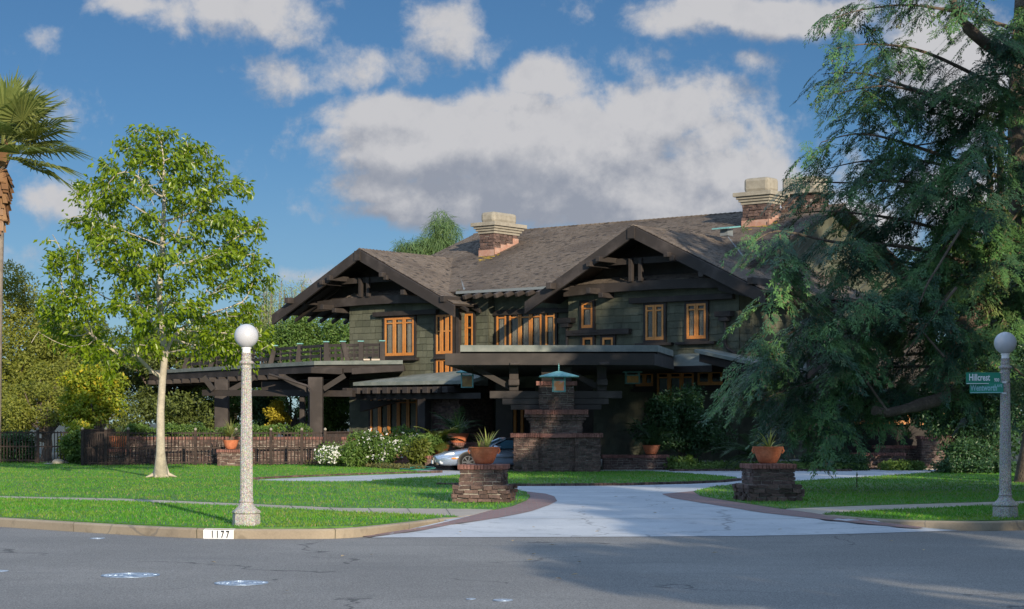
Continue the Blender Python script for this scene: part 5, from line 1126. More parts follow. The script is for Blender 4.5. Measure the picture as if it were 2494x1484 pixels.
# the pale trunked tree on the left lawn: branches grown towards points spread through its crown
def colonize(r, pts, nodes, parent, step=.28, infl=3.5, kill=.42, iters=160):
    nodes = [np.asarray(n, float) for n in nodes]; parent = list(parent); pts = pts.copy()
    for it in range(iters):
        if not len(pts): break
        N_ = np.array(nodes); d2 = ((pts[:,None,:]-N_[None])**2).sum(-1); j = d2.argmin(1); dm = np.sqrt(d2[np.arange(len(pts)), j])
        ok = dm < infl if it > 3 else dm < 1e9; new = []
        for k in np.unique(j[ok]):
            v = unit(pts[ok & (j == k)]-N_[k]).sum(0)+r.normal(0,.15,3); v = v/(np.linalg.norm(v)+1e-9)+np.array([0,0,.28]); v = v/np.linalg.norm(v); q_ = N_[k]+v*step; new.append((q_, k))
        a0 = len(nodes)
        for q_, k in new:
            if np.min(((N_-q_)**2).sum(1)) < (step*.35)**2: continue
            nodes.append(q_); parent.append(int(k))
        if len(nodes) == a0: break
        N2 = np.array(nodes[a0:]); pts = pts[np.sqrt(((pts[:,None,:]-N2[None])**2).sum(-1)).min(1) > kill]
    return np.array(nodes), np.array(parent)
def ficus():
    r = np.random.default_rng(150); d = 55.9; base = G(392,1163); t = thing('shade_tree', 'leafy green tree with a pale forked trunk standing on the left lawn', 'tree', base)
    ys = [318,340,400,450,520,580,640,700,750,800,850,885]; lf = [345,285,240,178,145,112,92,92,108,125,180,240]; rt = [400,508,560,592,638,660,670,672,664,640,560,500]
    P = []
    while len(P) < 1250:
        y = r.uniform(318,880); a = np.interp(y, ys, lf); b = np.interp(y, ys, rt); c = (a+b)/2; h = (b-a)/2; u = r.uniform(-1,1); v = r.uniform(-1,1)
        if u*u+v*v > 1 or (u*u+v*v < .14 and y > 420): continue
        if y > 790 and abs(u) < .45 and abs(v) < .5: continue
        P.append([(c+u*h-CX)/F*d, d+v*h*d/F*.9, ZC+(YH-y)/F*d])
    for (ex_, ey_, er) in ((600,872,40),(560,850,35),(630,835,35),(150,840,45),(230,850,45),(300,868,35),(120,800,35)):
        for _ in range(26): P.append([(ex_+r.normal(0,.5)*er-CX)/F*d, d+r.normal(0,.8), ZC+(YH-ey_+r.normal(0,.5)*er)/F*d])
    P = np.array(P)
    S_ = d/F; T = lambda px, py, dy=0: np.array([(px-CX)*S_, d+dy, ZC+(YH-py)*S_])
    nodes = [base-[0,0,.1], T(391,1100), T(391,1000), T(396,920), T(402,860)]; par = [-1,0,1,2,3]
    def chain(fr, pts):
        p = fr
        for q_ in pts: nodes.append(q_); par.append(p); p = len(nodes)-1
        return p
    chain(3, [T(372,905,-.1), T(350,882,-.2), T(338,868,-.3), T(300,866,-.3), T(268,848,-.3), T(240,826,-.4)])
    chain(4, [T(418,825,.1), T(440,800,.2), T(462,780,.3)]); chain(4, [T(398,820,-.1), T(396,770,-.2), T(390,720,-.2), T(392,660), T(396,600), T(398,540), T(400,480)])
    chain(7, []); chain(4, [T(385,815,.5), T(350,770,.9), T(320,730,1.2)])
    N_, pr_ = colonize(r, P, nodes, par, .27, 3.0, .40)
    n = len(N_); w = np.zeros(n); kids = np.zeros(n, int)
    for i in range(n-1, 0, -1): 
        if kids[i] == 0: w[i] = 1
        w[pr_[i]] += w[i]; kids[pr_[i]] += 1
    rad = .0080*np.maximum(w,1)**.47
    rad[0] = .24; rad[1] = .132; rad[2] = .113; rad[3] = .106; rad[4] = .098; rad[5:] = np.minimum(rad[5:]*1.12, .085)
    V = []; Fc = []; b = MB(); order = [[] for _ in range(n)]
    for i in range(1, n): order[pr_[i]].append(i)
    # continuous tubes along the thickest child
    seen = set()
    def path(i, start):
        pts = [start, i] if start is not None else [i]
        while order[i]:
            i = max(order[i], key=lambda k: w[k]); pts.append(i); seen.add(i)
        return pts
    todo = [path(0, None)]
    for p in todo:
        for i in p:
            pass
    main = todo[0]; seen |= set(main); queue = list(range(n))
    allp = [main]
    for i in range(n):
        for k in order[i]:
            if k not in seen: seen.add(k); allp.append(path(k, i))
    for p in allp:
        rr = [rad[i] for i in p]; 
        if len(p) > 1 and p is not main: rr[0] = min(rr[0], rr[1]*1.25)
        b.tube([N_[i] for i in p], rr, 10 if rr[1 if len(rr)>1 else 0] > .05 else 5)
    for a in (2.6, 3.6, 4.5, 5.4, .3):
        h = np.array([math.cos(a), math.sin(a), 0]); b.tube([base+h*.08+[0,0,.40], base+h*.20+[0,0,.09], base+h*.46+[0,0,.01]], [.09,.075,.02], 8)
    b.build('trunk', M['bark'], t, True)
    tips = [i for i in range(5, n) if rad[i] < .018]; tips = np.array(tips); k = r.choice(tips, 26000); fld = sum(np.sin(N_[k]@np.asarray(w_)+ph) for w_, ph in (((1.9,.7,1.3),.3),((-1.1,1.6,2.1),1.1),((2.6,-1.2,.8),2.),((.9,2.2,-2.4),.6),((3.4,.5,-1.9),4.))); k = k[fld+r.normal(0,.55,len(k)) > -1.35]; dirs = unit(N_[k]-N_[pr_[k]])
    Pl = N_[k]+r.normal(0,.11,(len(k),3)); D = unit(dirs*.6+r.normal(0,.55,(len(k),3))+np.array([0,0,-.65])); Nn = unit(r.normal(0,.55,(len(k),3))+np.array([0,-.25,.8])); s = r.uniform(.7,1.15,len(k))
    V, Fc = leaf_arrays(Pl, D, Nn, .195*s, .088*s, .2); np_mesh('crown', V, Fc, M['ficus'], t)
ficus()

# the cedar on the right: drooping sprays along long limbs
def spray_template(r, L=1.5, n=9):
    V = []; Fc = []
    def tuft(p, d, l, w, up):
        s = np.cross(d, up); s /= np.linalg.norm(s)+1e-9; o = len(V); V.extend([p, p+d*l*.5-s*w, p+d*l, p+d*l*.5+s*w]); Fc.extend([(o,o+1,o+2),(o,o+2,o+3)])
    p = np.zeros(3); e = .2; bend = r.uniform(-.12,.12); a = 0
    for i in range(n*2):
        f = i/(n*2); dv = np.array([math.cos(e)*math.cos(a),math.cos(e)*math.sin(a),math.sin(e)]); p = p+dv*L/(n*2); e -= .095; a += bend
        for sg in (-1,1):
            if r.random() < .3: continue
            l = L*.36*(1-f*.65)*r.uniform(.25,1.2); q_ = p.copy(); dd = unit(dv*.7+np.array([-math.sin(a),math.cos(a),0])*sg*.8+r.normal(0,.12,3)); k = max(2,int(l/.085))
            for j in range(k):
                q_ = q_+dd*l/k; dd = unit(dd+np.array([.02,0,-.22]))
                sd_ = unit(np.cross(dd, [0,0,1.]))
                for s2 in (-1,1): tuft(q_, unit(dd*.8+sd_*s2*.55+r.normal(0,.22,3)), r.uniform(.10,.19), .026, unit(np.array([0,0,1.])+r.normal(0,.35,3)))
        tuft(p, unit(dv+r.normal(0,.3,3)), .18, .028, np.array([0,0,1.]))
    return np.array(V), np.array(Fc)
def cedar():
    r = np.random.default_rng(160); d = 49.; base = gp(2560,d+1); t = thing('cedar_tree', 'huge dark cedar with drooping boughs covering the right end of the house', 'tree', base)
    temps = [spray_template(r, 1.5) for _ in range(9)]
    s_ = d/F; T = lambda px, py, dy: np.array([(px-CX)*(d+dy)/F, d+dy, ZC+(YH-py)*(d+dy)/F])
    tk = MB(); tk.tube([base+[0,2,-.3], T(2545,950,3), T(2510,750,3), T(2480,500,3), T(2475,250,3), T(2485,40,3), T(2490,-150,3)], [.52,.36,.32,.28,.24,.18,.12], 12)
    tk.tube([T(2480,700,2.5), T(2440,600,2.5), T(2436,400,2.6), T(2440,250,2.6)], [.13,.12,.10,.08], 8); tk.tube([T(2475,560,2), T(2412,480,2), T(2409,380,2.2), T(2400,300,2.2)], [.10,.10,.08,.05], 8)
    limbs = [  # pixel path, depth offset start/end, thickness, density
        ([(2470,70),(2330,40),(2200,20),(2100,22),(2032,44)],0,-2,.09,1.5), ([(2466,230),(2250,135),(2120,118),(2022,120)],0,-3,.10,1.4), ([(2460,280),(2250,205),(2110,182),(2000,181)],0,1.5,.11,1.5),
        ([(2460,310),(2290,245),(2150,215),(2030,230)],0,-2,.10,1.4), ([(2460,340),(2300,295),(2180,268),(2072,260)],0,2,.09,1.2), ([(2455,440),(2260,368),(2110,328),(2001,346)],0,-2.5,.11,1.3),
        ([(2455,500),(2290,410),(2130,398),(2004,414)],0,1,.11,1.4), ([(2452,540),(2260,450),(2080,436),(1938,443)],0,-2,.11,1.4), ([(2450,620),(2240,540),(2060,516),(1918,523)],0,-1,.11,1.3),
        ([(2448,670),(2240,600),(2050,588),(1900,572),(1818,606)],-.5,-4,.12,1.4), ([(1900,572),(1898,650),(1880,720),(1852,765)],-4,-4.3,.045,2.6), ([(1905,620),(1930,690),(1990,735)],-4,-4.,.04,2.0), ([(1898,650),(1935,740),(1960,800)],-4,-4.,.04,2.2),
        ([(2446,720),(2250,650),(2120,640),(2020,690)],0,-2.5,.11,1.7), ([(2445,760),(2260,705),(2060,760),(1872,836)],0,-4.5,.12,2.2), ([(2440,800),(2220,790),(2010,830),(1806,900)],0,-4,.12,2.4),
        ([(2400,850),(2160,860),(1960,880),(1795,940)],0,-3.5,.09,2.4), ([(2390,900),(2160,900),(1990,930),(1806,992)],0,-4,.09,2.3), ([(2350,925),(2160,950),(2060,985),(2003,1040)],0,-3.5,.08,2.2), ([(2200,880),(2000,950),(1900,1010)],0,-3,.06,2.0),
        ([(2420,940),(2270,950),(2150,985)],0,-3,.08,2.2), ([(2440,600),(2350,560),(2280,610),(2220,690)],0,-3.5,.10,2.4), ([(2440,500),(2370,500),(2290,560)],0,-2,.08,2.0), ([(2440,700),(2350,690),(2280,760)],0,-4,.09,2.6),
        ([(2440,780),(2360,800),(2300,880)],0,-4,.09,2.6), ([(2450,360),(2380,370),(2300,440),(2240,480)],0,-3,.09,1.8), ([(2460,180),(2390,190),(2300,220)],0,-2,.07,1.4), ([(2450,600),(2540,560),(2640,640)],0,-2,.1,1.8), ([(2450,700),(2560,720),(2660,800)],0,-3,.1,2.),
        ([(2455,420),(2540,400),(2620,460)],0,-2,.1,1.6), ([(2460,250),(2540,220),(2620,260)],0,-2,.09,1.2), ([(2460,100),(2520,60),(2600,80)],0,-2,.08,1.1), ([(2450,850),(2400,890),(2340,960)],0,-3,.08,2.2), ([(2300,640),(2180,690),(2090,760)],-1,-4.5,.07,2.2), ([(2250,760),(2120,830),(2050,900)],-1,-4.5,.07,2.4),
        ([(2440,560),(2300,480),(2180,480),(2080,520)],1,2,.09,1.5), ([(2440,240),(2330,330),(2200,370),(2130,400)],1,2,.08,1.3), ([(2440,880),(2500,900),(2560,980)],0,-3,.08,2.), ([(2500,150),(2440,230),(2400,330)],0,-2.5,.06,2.2), ([(2335,40),(2315,-30),(2260,-90),(2180,-130)],-2.2,-3,.10,1.6), ([(2488,-60),(2350,-110),(2230,-100),(2130,-60)],0,-2,.09,1.7), ([(2490,-120),(2560,-170),(2680,-150)],0,-2,.09,1.5), ([(2490,-150),(2440,-230),(2330,-260)],0,-2,.07,1.6), ([(2495,200),(2600,120),(2720,140)],0,1,.1,1.7), ([(2500,500),(2640,470),(2760,540)],0,1,.1,1.8), ([(2520,330),(2450,420),(2420,520)],0,-2.5,.06,2.4), ([(2520,480),(2460,560),(2430,660)],0,-2.5,.06,2.4), ([(2520,620),(2470,720),(2440,830)],0,-2.,.06,2.2), ([(2540,20),(2480,70),(2450,150)],0,-2.5,.06,1.8)]
    Vs = []; Fs = []; nv = 0
    def put(p, az, pitch, sc):
        nonlocal nv
        V, Fc = temps[r.integers(len(temps))]; ca, sa = math.cos(az), math.sin(az); cp, sp_2 = math.cos(pitch), math.sin(pitch); ro = r.uniform(-.5,.5)
        X = V*sc; y = X[:,1]*math.cos(ro)-X[:,2]*math.sin(ro); z = X[:,1]*math.sin(ro)+X[:,2]*math.cos(ro); x = X[:,0]*cp-z*-sp_2; z2 = X[:,0]*sp_2+z*cp
        Vs.append(np.c_[x*ca-y*sa, x*sa+y*ca, z2]+p); Fs.append(Fc+nv); nv += len(V)
    extra = []
    for path, d0, d1, th, dens in limbs:                     # secondary boughs leaving each limb and hanging over
        if th < .055: continue
        L_ = len(path)-1
        for k in range(int(1.5+.8*dens) if dens < 2.3 else 2):
            f = r.uniform(.25,.98)*L_; i = min(int(f), L_-1); g_ = f-i; x = path[i][0]+(path[i+1][0]-path[i][0])*g_; y = path[i][1]+(path[i+1][1]-path[i][1])*g_; dd = d0+(d1-d0)*f/L_
            l = r.uniform(45,110)*(1.1-.5*f/L_); dx = -l*r.uniform(.15,.8) if r.random() < .8 else l*.4; dy = l*r.uniform(.05,.75)
            extra.append(([(x,y),(x+dx*.5,y+dy*.25-4),(x+dx*.85,y+dy*.7),(x+dx,y+dy*1.15)], dd, dd+r.uniform(-2,1.2), .025, 1.7))
    for path, d0, d1, th, dens in limbs+extra:
        pp = [(x+(r.normal(0,9) if 0 < i < len(path)-1 and th > .055 else 0), y+(r.normal(0,8) if 0 < i < len(path)-1 and th > .055 else 0)) for i, (x, y) in enumerate(path)]
        P = smooth_path([T(x, y, d0+(d1-d0)*i/(len(path)-1)) for i, (x, y) in enumerate(pp)], 6); P = np.array(P); n = len(P)
        tk.tube(list(P), [th*.6*(1-.9*i/(n-1)) for i in range(n)], 6)
        s = np.r_[0, np.cumsum(np.linalg.norm(np.diff(P, axis=0), axis=1))]; Lt = s[-1]
        for i in range(int(Lt*(4.2 if d0 > -9 else 0)*min(dens,1.9)*(1 if dens > 1.65 else 1.15))):
            f = r.uniform(.08,1.02) if th > .05 else r.uniform(0,1.02); f = min(f,1); x = [np.interp(f*Lt, s, P[:,k]) for k in range(3)]; tg = P[min(int(f*(n-1))+1,n-1)]-P[max(min(int(f*(n-1)),n-2),0)]
            az = math.atan2(tg[1], tg[0])+r.choice((-1,1))*r.uniform(.1,1.3)*(1-.5*f); put(np.array(x)+r.normal(0,.16,3), az, r.uniform(-1.0,.1)-(.25 if dens > 2 else 0), r.uniform(.35,.95)*(1-.25*f))
    np_mesh('crown', np.vstack(Vs), np.vstack(Fs), M['cedar'], t)
    # heavy bare limbs
    tk.tube(smooth_path([T(2560,170,0), T(2494,140,-1), T(2430,125,-1.5), T(2375,85,-2), T(2335,40,-2), T(2318,-10,-2.2)]), [.19]*8+[.15]*10+[.10]*8, 10)
    tk.tube(smooth_path([T(2445,730,.5), T(2400,745,-1), T(2340,800,-2), T(2300,870,-3), T(2293,950,-3)]), [.24]*6+[.20]*15, 10)
    tk.tube(smooth_path([T(2330,960,-3), T(2230,990,-3.5), T(2160,1006,-3.6), T(2130,1000,-3.8)]), [.16]*6+[.12]*10, 8)
    for a in ([(2300,870),(2240,800),(2180,770)],[(2330,700),(2250,800),(2200,870)],[(2160,1000),(2090,900),(2030,860)],[(2340,560),(2260,690),(2230,760)]): tk.tube([T(x,y,-4.2) for x, y in a], [.035,.025,.01], 5)
    tk.build('trunk', M['bark2'], t, True)
cedar()
# dark trees and hedges at the right
bg2 = 'dark trees behind the cedar'
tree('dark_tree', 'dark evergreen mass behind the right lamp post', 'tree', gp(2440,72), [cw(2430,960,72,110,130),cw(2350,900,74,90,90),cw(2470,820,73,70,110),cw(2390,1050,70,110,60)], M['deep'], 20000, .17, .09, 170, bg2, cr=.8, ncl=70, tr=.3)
tree('dark_tree', 'lighter green tree glimpsed behind the cedar trunk', 'tree', gp(2390,92), [cw(2390,620,92,60,70),cw(2450,560,92,70,110),cw(2420,720,90,90,90),cw(2330,640,94,70,60)], M['mid'], 16000, .19, .10, 171, bg2, cr=.8, ncl=50, tr=.3)
tree('dark_tree', 'dark tree behind the right gable of the house', 'tree', gp(2250,98), [cw(2260,700,98,120,90),cw(2200,800,96,120,90),cw(2330,800,95,120,110)], M['deep'], 16000, .2, .10, 172, bg2, cr=.9, ncl=50, tr=.3)
tree('broadleaf_shrub', 'tall broadleaf shrub between the entrance and the right lamp post', 'shrub', gp(2330,64), [cw(2320,1040,64,70,60),cw(2290,1000,64,50,60),cw(2370,1000,64,50,60)], M['deep'], 8000, .14, .07, 173, cr=.45, ncl=40, tr=.06)
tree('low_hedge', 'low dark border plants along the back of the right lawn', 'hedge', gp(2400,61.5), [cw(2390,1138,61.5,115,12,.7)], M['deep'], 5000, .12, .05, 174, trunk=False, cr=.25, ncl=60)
tree('round_shrub', 'rounded shrub with lit edge behind the border plants', 'shrub', gp(2350,63), [cw(2365,1105,63,55,32)], M['deep'], 5000, .11, .06, 175, trunk=False, cr=.4, ncl=26)  # darker leaf material stands in for shade on this shrub
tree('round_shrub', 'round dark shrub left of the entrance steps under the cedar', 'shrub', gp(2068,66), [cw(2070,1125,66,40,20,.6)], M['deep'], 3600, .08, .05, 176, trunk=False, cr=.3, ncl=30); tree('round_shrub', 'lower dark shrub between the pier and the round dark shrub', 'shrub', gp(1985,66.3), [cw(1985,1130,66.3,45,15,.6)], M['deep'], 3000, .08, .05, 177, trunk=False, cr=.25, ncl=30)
tree('low_hedge', 'ferny ground plants at the foot of the dark terrace wall', 'plant', gp(2200,66), [cw(2190,1138,66,60,8,.5)], M['mid'], 2500, .12, .05, 178, trunk=False, cr=.2, ncl=40)
tree('leafy_tree', 'olive green tree beyond the left end of the iron fence', 'tree', gp(-260,96), [cw(-260,850,96,130,130),cw(-330,960,95,130,90),cw(-160,960,95,90,90)], M['olive'], 16000, .2, .10, 198, bg, cr=1., ncl=70)
tree('leafy_tree', 'mid green tree far beyond the left end of the iron fence', 'tree', gp(-520,104), [cw(-520,860,104,150,130),cw(-600,970,103,130,90),cw(-420,980,103,110,80)], M['mid'], 16000, .22, .11, 199, bg, cr=1., ncl=60)
tree('dark_tree', 'dark tree beyond the right edge of the lawn', 'tree', gp(2660,78), [cw(2660,860,78,110,150),cw(2620,1020,76,110,80),cw(2740,980,78,110,110)], M['deep'], 16000, .2, .10, 200, bg2, cr=.9, ncl=60)
tree('dark_tree', 'mid green tree far beyond the right edge of the lawn', 'tree', gp(2900,90), [cw(2900,850,90,140,150),cw(2980,1000,90,120,80),cw(2830,1010,88,110,70)], M['mid'], 16000, .22, .11, 201, bg2, cr=.9, ncl=60)
# planting before the house
tree('big_shrub', 'big dark glossy shrub in front of the lower right windows', 'shrub', gp(1655,68.3), [cw(1650,1030,68.3,85,68,1.0),cw(1620,990,68.3,45,28,.8),cw(1705,1050,68.3,62,52,.9),cw(1690,975,68.4,30,22,.7),cw(1600,1060,68.1,36,38,.7)], M['deep'], 15000, .13, .06, 180, cr=.45, ncl=90, tr=.07)
pinnate_plant('cycad', 'dark cycad fronds arching beside the big glossy shrub', 'cycad', gp(1835,65.7)+[0,0,.5], 26, 1.7, .30, M['cycad'], 181, (-.1,1.3), 1.1, 30, .025); pinnate_plant('cycad', 'dark cycad growing out of the red pot right of the brick pier', 'cycad', np.array([xpx(1586,66.6),66.6,zpx(1085,66.2)]), 22, 1.25, .22, M['cycad'], 182, (.1,1.4), 1.0, 26, .022)
pinnate_plant('potted_palm', 'yellow green palm in the terracotta pot behind the planter wall', 'palm', np.array([xpx(1069,69),69,zpx(1085,69)]), 26, 1.15, .34, M['fern'], 183, (.0,1.35), 1.3, 24, .035, .25, 0); tree('trailing_fern', 'green fern spilling over the left terracotta pot', 'fern', np.array([xpx(1060,68.6),68.6,zpx(1090,68.6)]), [cw(1052,1078,68.5,26,16,.4),cw(1032,1100,68.4,18,22,.4)], M['mid'], 2600, .16, .05, 184, trunk=False, cr=.22, ncl=24, hang=.8)
t = potplant(c2+[0,0,.35], 'thin dry grassy plant in the pot behind the car bonnet', 'plant', 'wispy_plant'); blade_plant(c2+[0,0,.35], 60, 1.2, .02, M['mid'], 'blades', t, .5, 1, 33)
pinnate_plant('feather_palm', 'dim palm standing behind the potted palm on the terrace', 'palm', np.array([xpx(1110,72.5),72.5,zpx(1060,72.5)]), 18, 1.3, .35, M['cycad'], 185, (.2,1.4), 1.1, 24, .03, .25)
def flowering(name, label, crowns, m, nl, fl, seed, base):
    t = tree(name, label, 'flowering shrub', base, crowns, m, nl, .11, .055, seed, trunk=False, cr=.3, ncl=50); r = np.random.default_rng(seed+1)
    cs = np.vstack([blob_cluster(r, c, np.array(rd)*1.05, fl//14, .16) for c, rd in crowns]); P = cs[r.integers(len(cs), size=fl), :3]+r.normal(0,.10,(fl,3)); P[:,1] -= .25
    V, Fc = leaf_arrays(np.repeat(P,3,0), r.normal(0,1,(fl*3,3))+[0,-.3,.2], np.tile([0,-1.,.3],(fl*3,1)), .06, .05, .1); np_mesh('flowers', V, Fc, M['petal'], t)
flowering('flowering_shrub', 'tall dark shrub dotted with white blossoms below the lower left windows', [cw(930,1095,70.2,62,38,.8),cw(985,1080,70.3,48,34,.8),cw(900,1075,70.5,36,26,.6)], M['mid'], 9000, 300, 190, gp(940,70.2)); flowering('flowering_shrub', 'low mound of white daisies at the right end of the iron fence', [cw(808,1107,70.4,33,16,.6)], M['mid'], 2600, 420, 192, gp(808,70.4))
tree('fern', 'pale green fern between the daisies and the tall blossoming shrub', 'fern', gp(868,70), [cw(868,1103,70,36,22,.6)], M['mid'], 3500, .16, .045, 194, trunk=False, cr=.3, ncl=30); tree('leafy_plant', 'yellow green broad leaved plant beside the brick steps', 'plant', gp(1018,68), [cw(1012,1110,68,26,16,.5),cw(1026,1095,68,18,22,.5)], M['fern'], 1500, .18, .08, 195, trunk=False, cr=.22, ncl=18)
o = []
def cover():
    r = np.random.default_rng(196); poly = np.array(Gs([(735,1132),(820,1121),(960,1119),(1030,1124),(1034,1146),(1000,1146),(880,1138)]))[:, :2]; lo, hi = poly.min(0), poly.max(0); P = r.uniform(lo, hi, (26000,2)); P = P[inside(P, poly)]; n = len(P)
    P3 = np.c_[P, r.uniform(0,.14,n)]; V, Fc = leaf_arrays(P3, r.normal(0,1,(n,3))+[0,0,.4], unit(r.normal(0,.5,(n,3))+[0,-.4,.8]), .09, .05); o = np_mesh('ground_cover', V, Fc, M['ivy'], None); tag(o, 'brownish green ground cover below the white flowers', 'ground cover', kind='stuff')
    poly = np.array(Gs([(1640,1146),(2080,1146),(2080,1141),(1640,1139)]))[:, :2]; lo, hi = poly.min(0), poly.max(0); P = r.uniform(lo, hi, (6000,2)); n = len(P); P3 = np.c_[P, r.uniform(0,.22,n)]
    V, Fc = leaf_arrays(P3, r.normal(0,1,(n,3))+[0,0,.4], unit(r.normal(0,.5,(n,3))+[0,-.4,.8]), .12, .05); o = np_mesh('ground_cover', V, Fc, M['mid'], None); tag(o, 'dark leafy border plants along the far edge of the drive', 'ground cover', kind='stuff')
cover()
tree('leafy_plant', 'low hosta like plants at the foot of the big glossy shrub', 'plant', gp(1650,66.5), [cw(1660,1132,66.5,40,10,.4)], M['mid'], 900, .20, .09, 197, trunk=False, cr=.2, ncl=18)
# garden hose left on the ground cover
p = [G(x, y, .10) for x, y in ((975,1142),(1010,1144),(1040,1143),(1060,1140),(1030,1137),(1000,1139))]
M['hose'] = mat('green_hose', base=(.03,.22,.16), rough=.5); tag(MB().tube(smooth_path(p, 8), .02, 6).build('garden_hose', M['hose'], None, True), 'green garden hose lying before the planter wall by the car', 'hose')

# ---------------------------------------------------------------- the car
def car():
    M['paint'] = mat('silver_paint', base=(.44,.52,.62), rough=.28, metal=.7); M['paint'].node_tree.nodes['Principled BSDF'].inputs['Coat Weight'].default_value = .6
    M['trim'] = mat('black_trim', base=(.012,.012,.013), rough=.4); M['lens'] = mat('clear_lens', base=(.62,.66,.70), rough=.08); M['amber'] = mat('amber_lens', base=(.75,.22,.03), rough=.2); M['cloth'] = mat('dark_hood_cloth', base=(.012,.012,.014), rough=.9); M['rim'] = mat('alloy_rim_shaded', base=(.06,.063,.07), rough=.6, metal=.0); M['tyre'] = mat('tyre_rubber_shaded', base=(.008,.008,.008), rough=.9); M['screen'] = mat('tinted_screen', base=(.05,.12,.17), rough=.05)  # rim and tyre base colours darkened to hold the wheel arch shade
    hd = math.radians(180+11); fx = np.array([math.cos(hd), math.sin(hd), 0]); sy = np.array([-math.sin(hd), math.cos(hd), 0])   # fx forward, sy to the car's left (towards the street)
    nose = np.array([xpx(1061,65.2), 65.2, -.018]); L = 4.75; org = nose-fx*L/2-sy*.55
    t = thing('parked_car', 'silver two door sports car parked nose out beneath the carriage porch', 'car', org)
    ZS = .85
    P = lambda x, y, z: org+fx*x+sy*y+np.array([0,0,z*ZS])
    hl = L/2
    # stations from the nose: x, half width, underside, side crease, shoulder, centre height
    St = [(hl,.30,.36,.46,.54,.57),(hl-.06,.56,.27,.44,.58,.63),(hl-.22,.74,.21,.44,.62,.70),(hl-.5,.83,.19,.46,.67,.78),(hl-.9,.88,.20,.50,.74,.86),(hl-1.3,.90,.21,.52,.79,.92),(hl-1.75,.90,.21,.53,.82,.98),(hl-2.4,.90,.21,.53,.84,.93),(hl-3.1,.90,.21,.53,.85,.90),(hl-3.7,.90,.22,.54,.87,.92),(hl-4.2,.85,.27,.54,.85,.90),(hl-4.6,.72,.34,.54,.78,.82),(hl-4.75,.50,.42,.54,.70,.74)]
    bm = bmesh.new(); rows = []
    for (x, w, zu, zc, zs, zt) in St:
        half = [(0,zu),(w*.70,zu),(w*.95,zu+.06),(w*1.0,zc),(w*.985,(zc+zs)/2),(w*.88,zs),(w*.62,zs+(zt-zs)*.62),(w*.28,zt-.008),(0,zt)]
        ring = [P(x, y, z) for y, z in half]+[P(x, -y, z) for y, z in half[-2:0:-1]]; rows.append([bm.verts.new(p) for p in ring])
    n = len(rows[0])
    for a, b in zip(rows[:-1], rows[1:]):
        for j in range(n): bm.faces.new((a[j], a[(j+1)%n], b[(j+1)%n], b[j]))
    bm.faces.new(rows[0][::-1]); bm.faces.new(rows[-1]); bmesh.ops.recalc_face_normals(bm, faces=bm.faces)
    me = bpy.data.meshes.new('body'); bm.to_mesh(me); bm.free(); o = new_obj('body', me, M['paint'], t, True); sb = o.modifiers.new('sub', 'SUBSURF'); sb.levels = 2; sb.render_levels = 2
    def ell(name, c, a, b, rx, rz, th, m, parent=t, k=24):     # an oval disc lying on the body side
        a = unit(np.asarray(a)); b = unit(np.asarray(b)); nn_ = np.cross(a, b); q = MB(); V = []; 
        for ff, e in ((1,0),(.9,.6),(.6,.9),(.0,1.)):
            for j in range(k): an = 2*math.pi*j/k; V.append(c+a*math.cos(an)*rx*ff+b*math.sin(an)*rz*ff*(1-.15*math.cos(an))+nn_*th*e)
        return q.add(V, [(i*k+j, i*k+(j+1)%k, (i+1)*k+(j+1)%k, (i+1)*k+j) for i in range(3) for j in range(k)]).build(name, m, parent, True)
    for sgn in (1, -1):
        s1 = sy*sgn
        al = unit(-fx*.9+s1*.30+np.array([0,0,.30])); bl = unit(np.array([0,0,.85])-s1*.35+fx*-.2); 
        if sgn < 0: al = -al
        ell('headlight', P(hl-.42, sgn*.66, .635), al, bl, .235, .088, .035, M['lens']); ell('headlight_bezel', P(hl-.42, sgn*.655, .632), al, bl, .255, .105, .012, M['steel'])
        ell('fog_lamp', P(hl-.20, sgn*.64, .36), unit(-fx*.8*sgn+s1*.4*sgn), np.array([0,0,1.]), .085, .075, .03, M['lens']); ell('marker_lamp', P(hl-.62, sgn*.86, .505), unit(-fx*sgn+s1*.12*sgn), np.array([0,0,1.]), .12, .03, .02, M['amber'])
    g = MB(); V = []
    for j in range(24): an = 2*math.pi*j/24; y = .30*math.cos(an); z = .475+.095*math.sin(an); V.append(P(hl+.012-.10*(y/.30)**2, y, z)+fx*.01)
    g.add(V, [tuple(range(24))]).build('grille', M['trim'], t)
    q = MB(); 
    for z in (.44,.475,.51): q.beam(P(hl+.02,-.24,z), P(hl+.02,.24,z), .012, .012)
    q.build('grille_bars', M['steel'], t)
    MB().hexa([P(hl+.03,-.18,.28),P(hl+.05,-.18,.28),P(hl+.05,.18,.28),P(hl+.03,.18,.28)],[P(hl+.03,-.18,.42),P(hl+.05,-.18,.42),P(hl+.05,.18,.42),P(hl+.03,.18,.42)]).build('number_plate', M['white'], t)
    MB().beam(P(hl-.10,-.5,.29), P(hl-.10,.5,.29), .12, .09).build('air_intake', M['trim'], t)
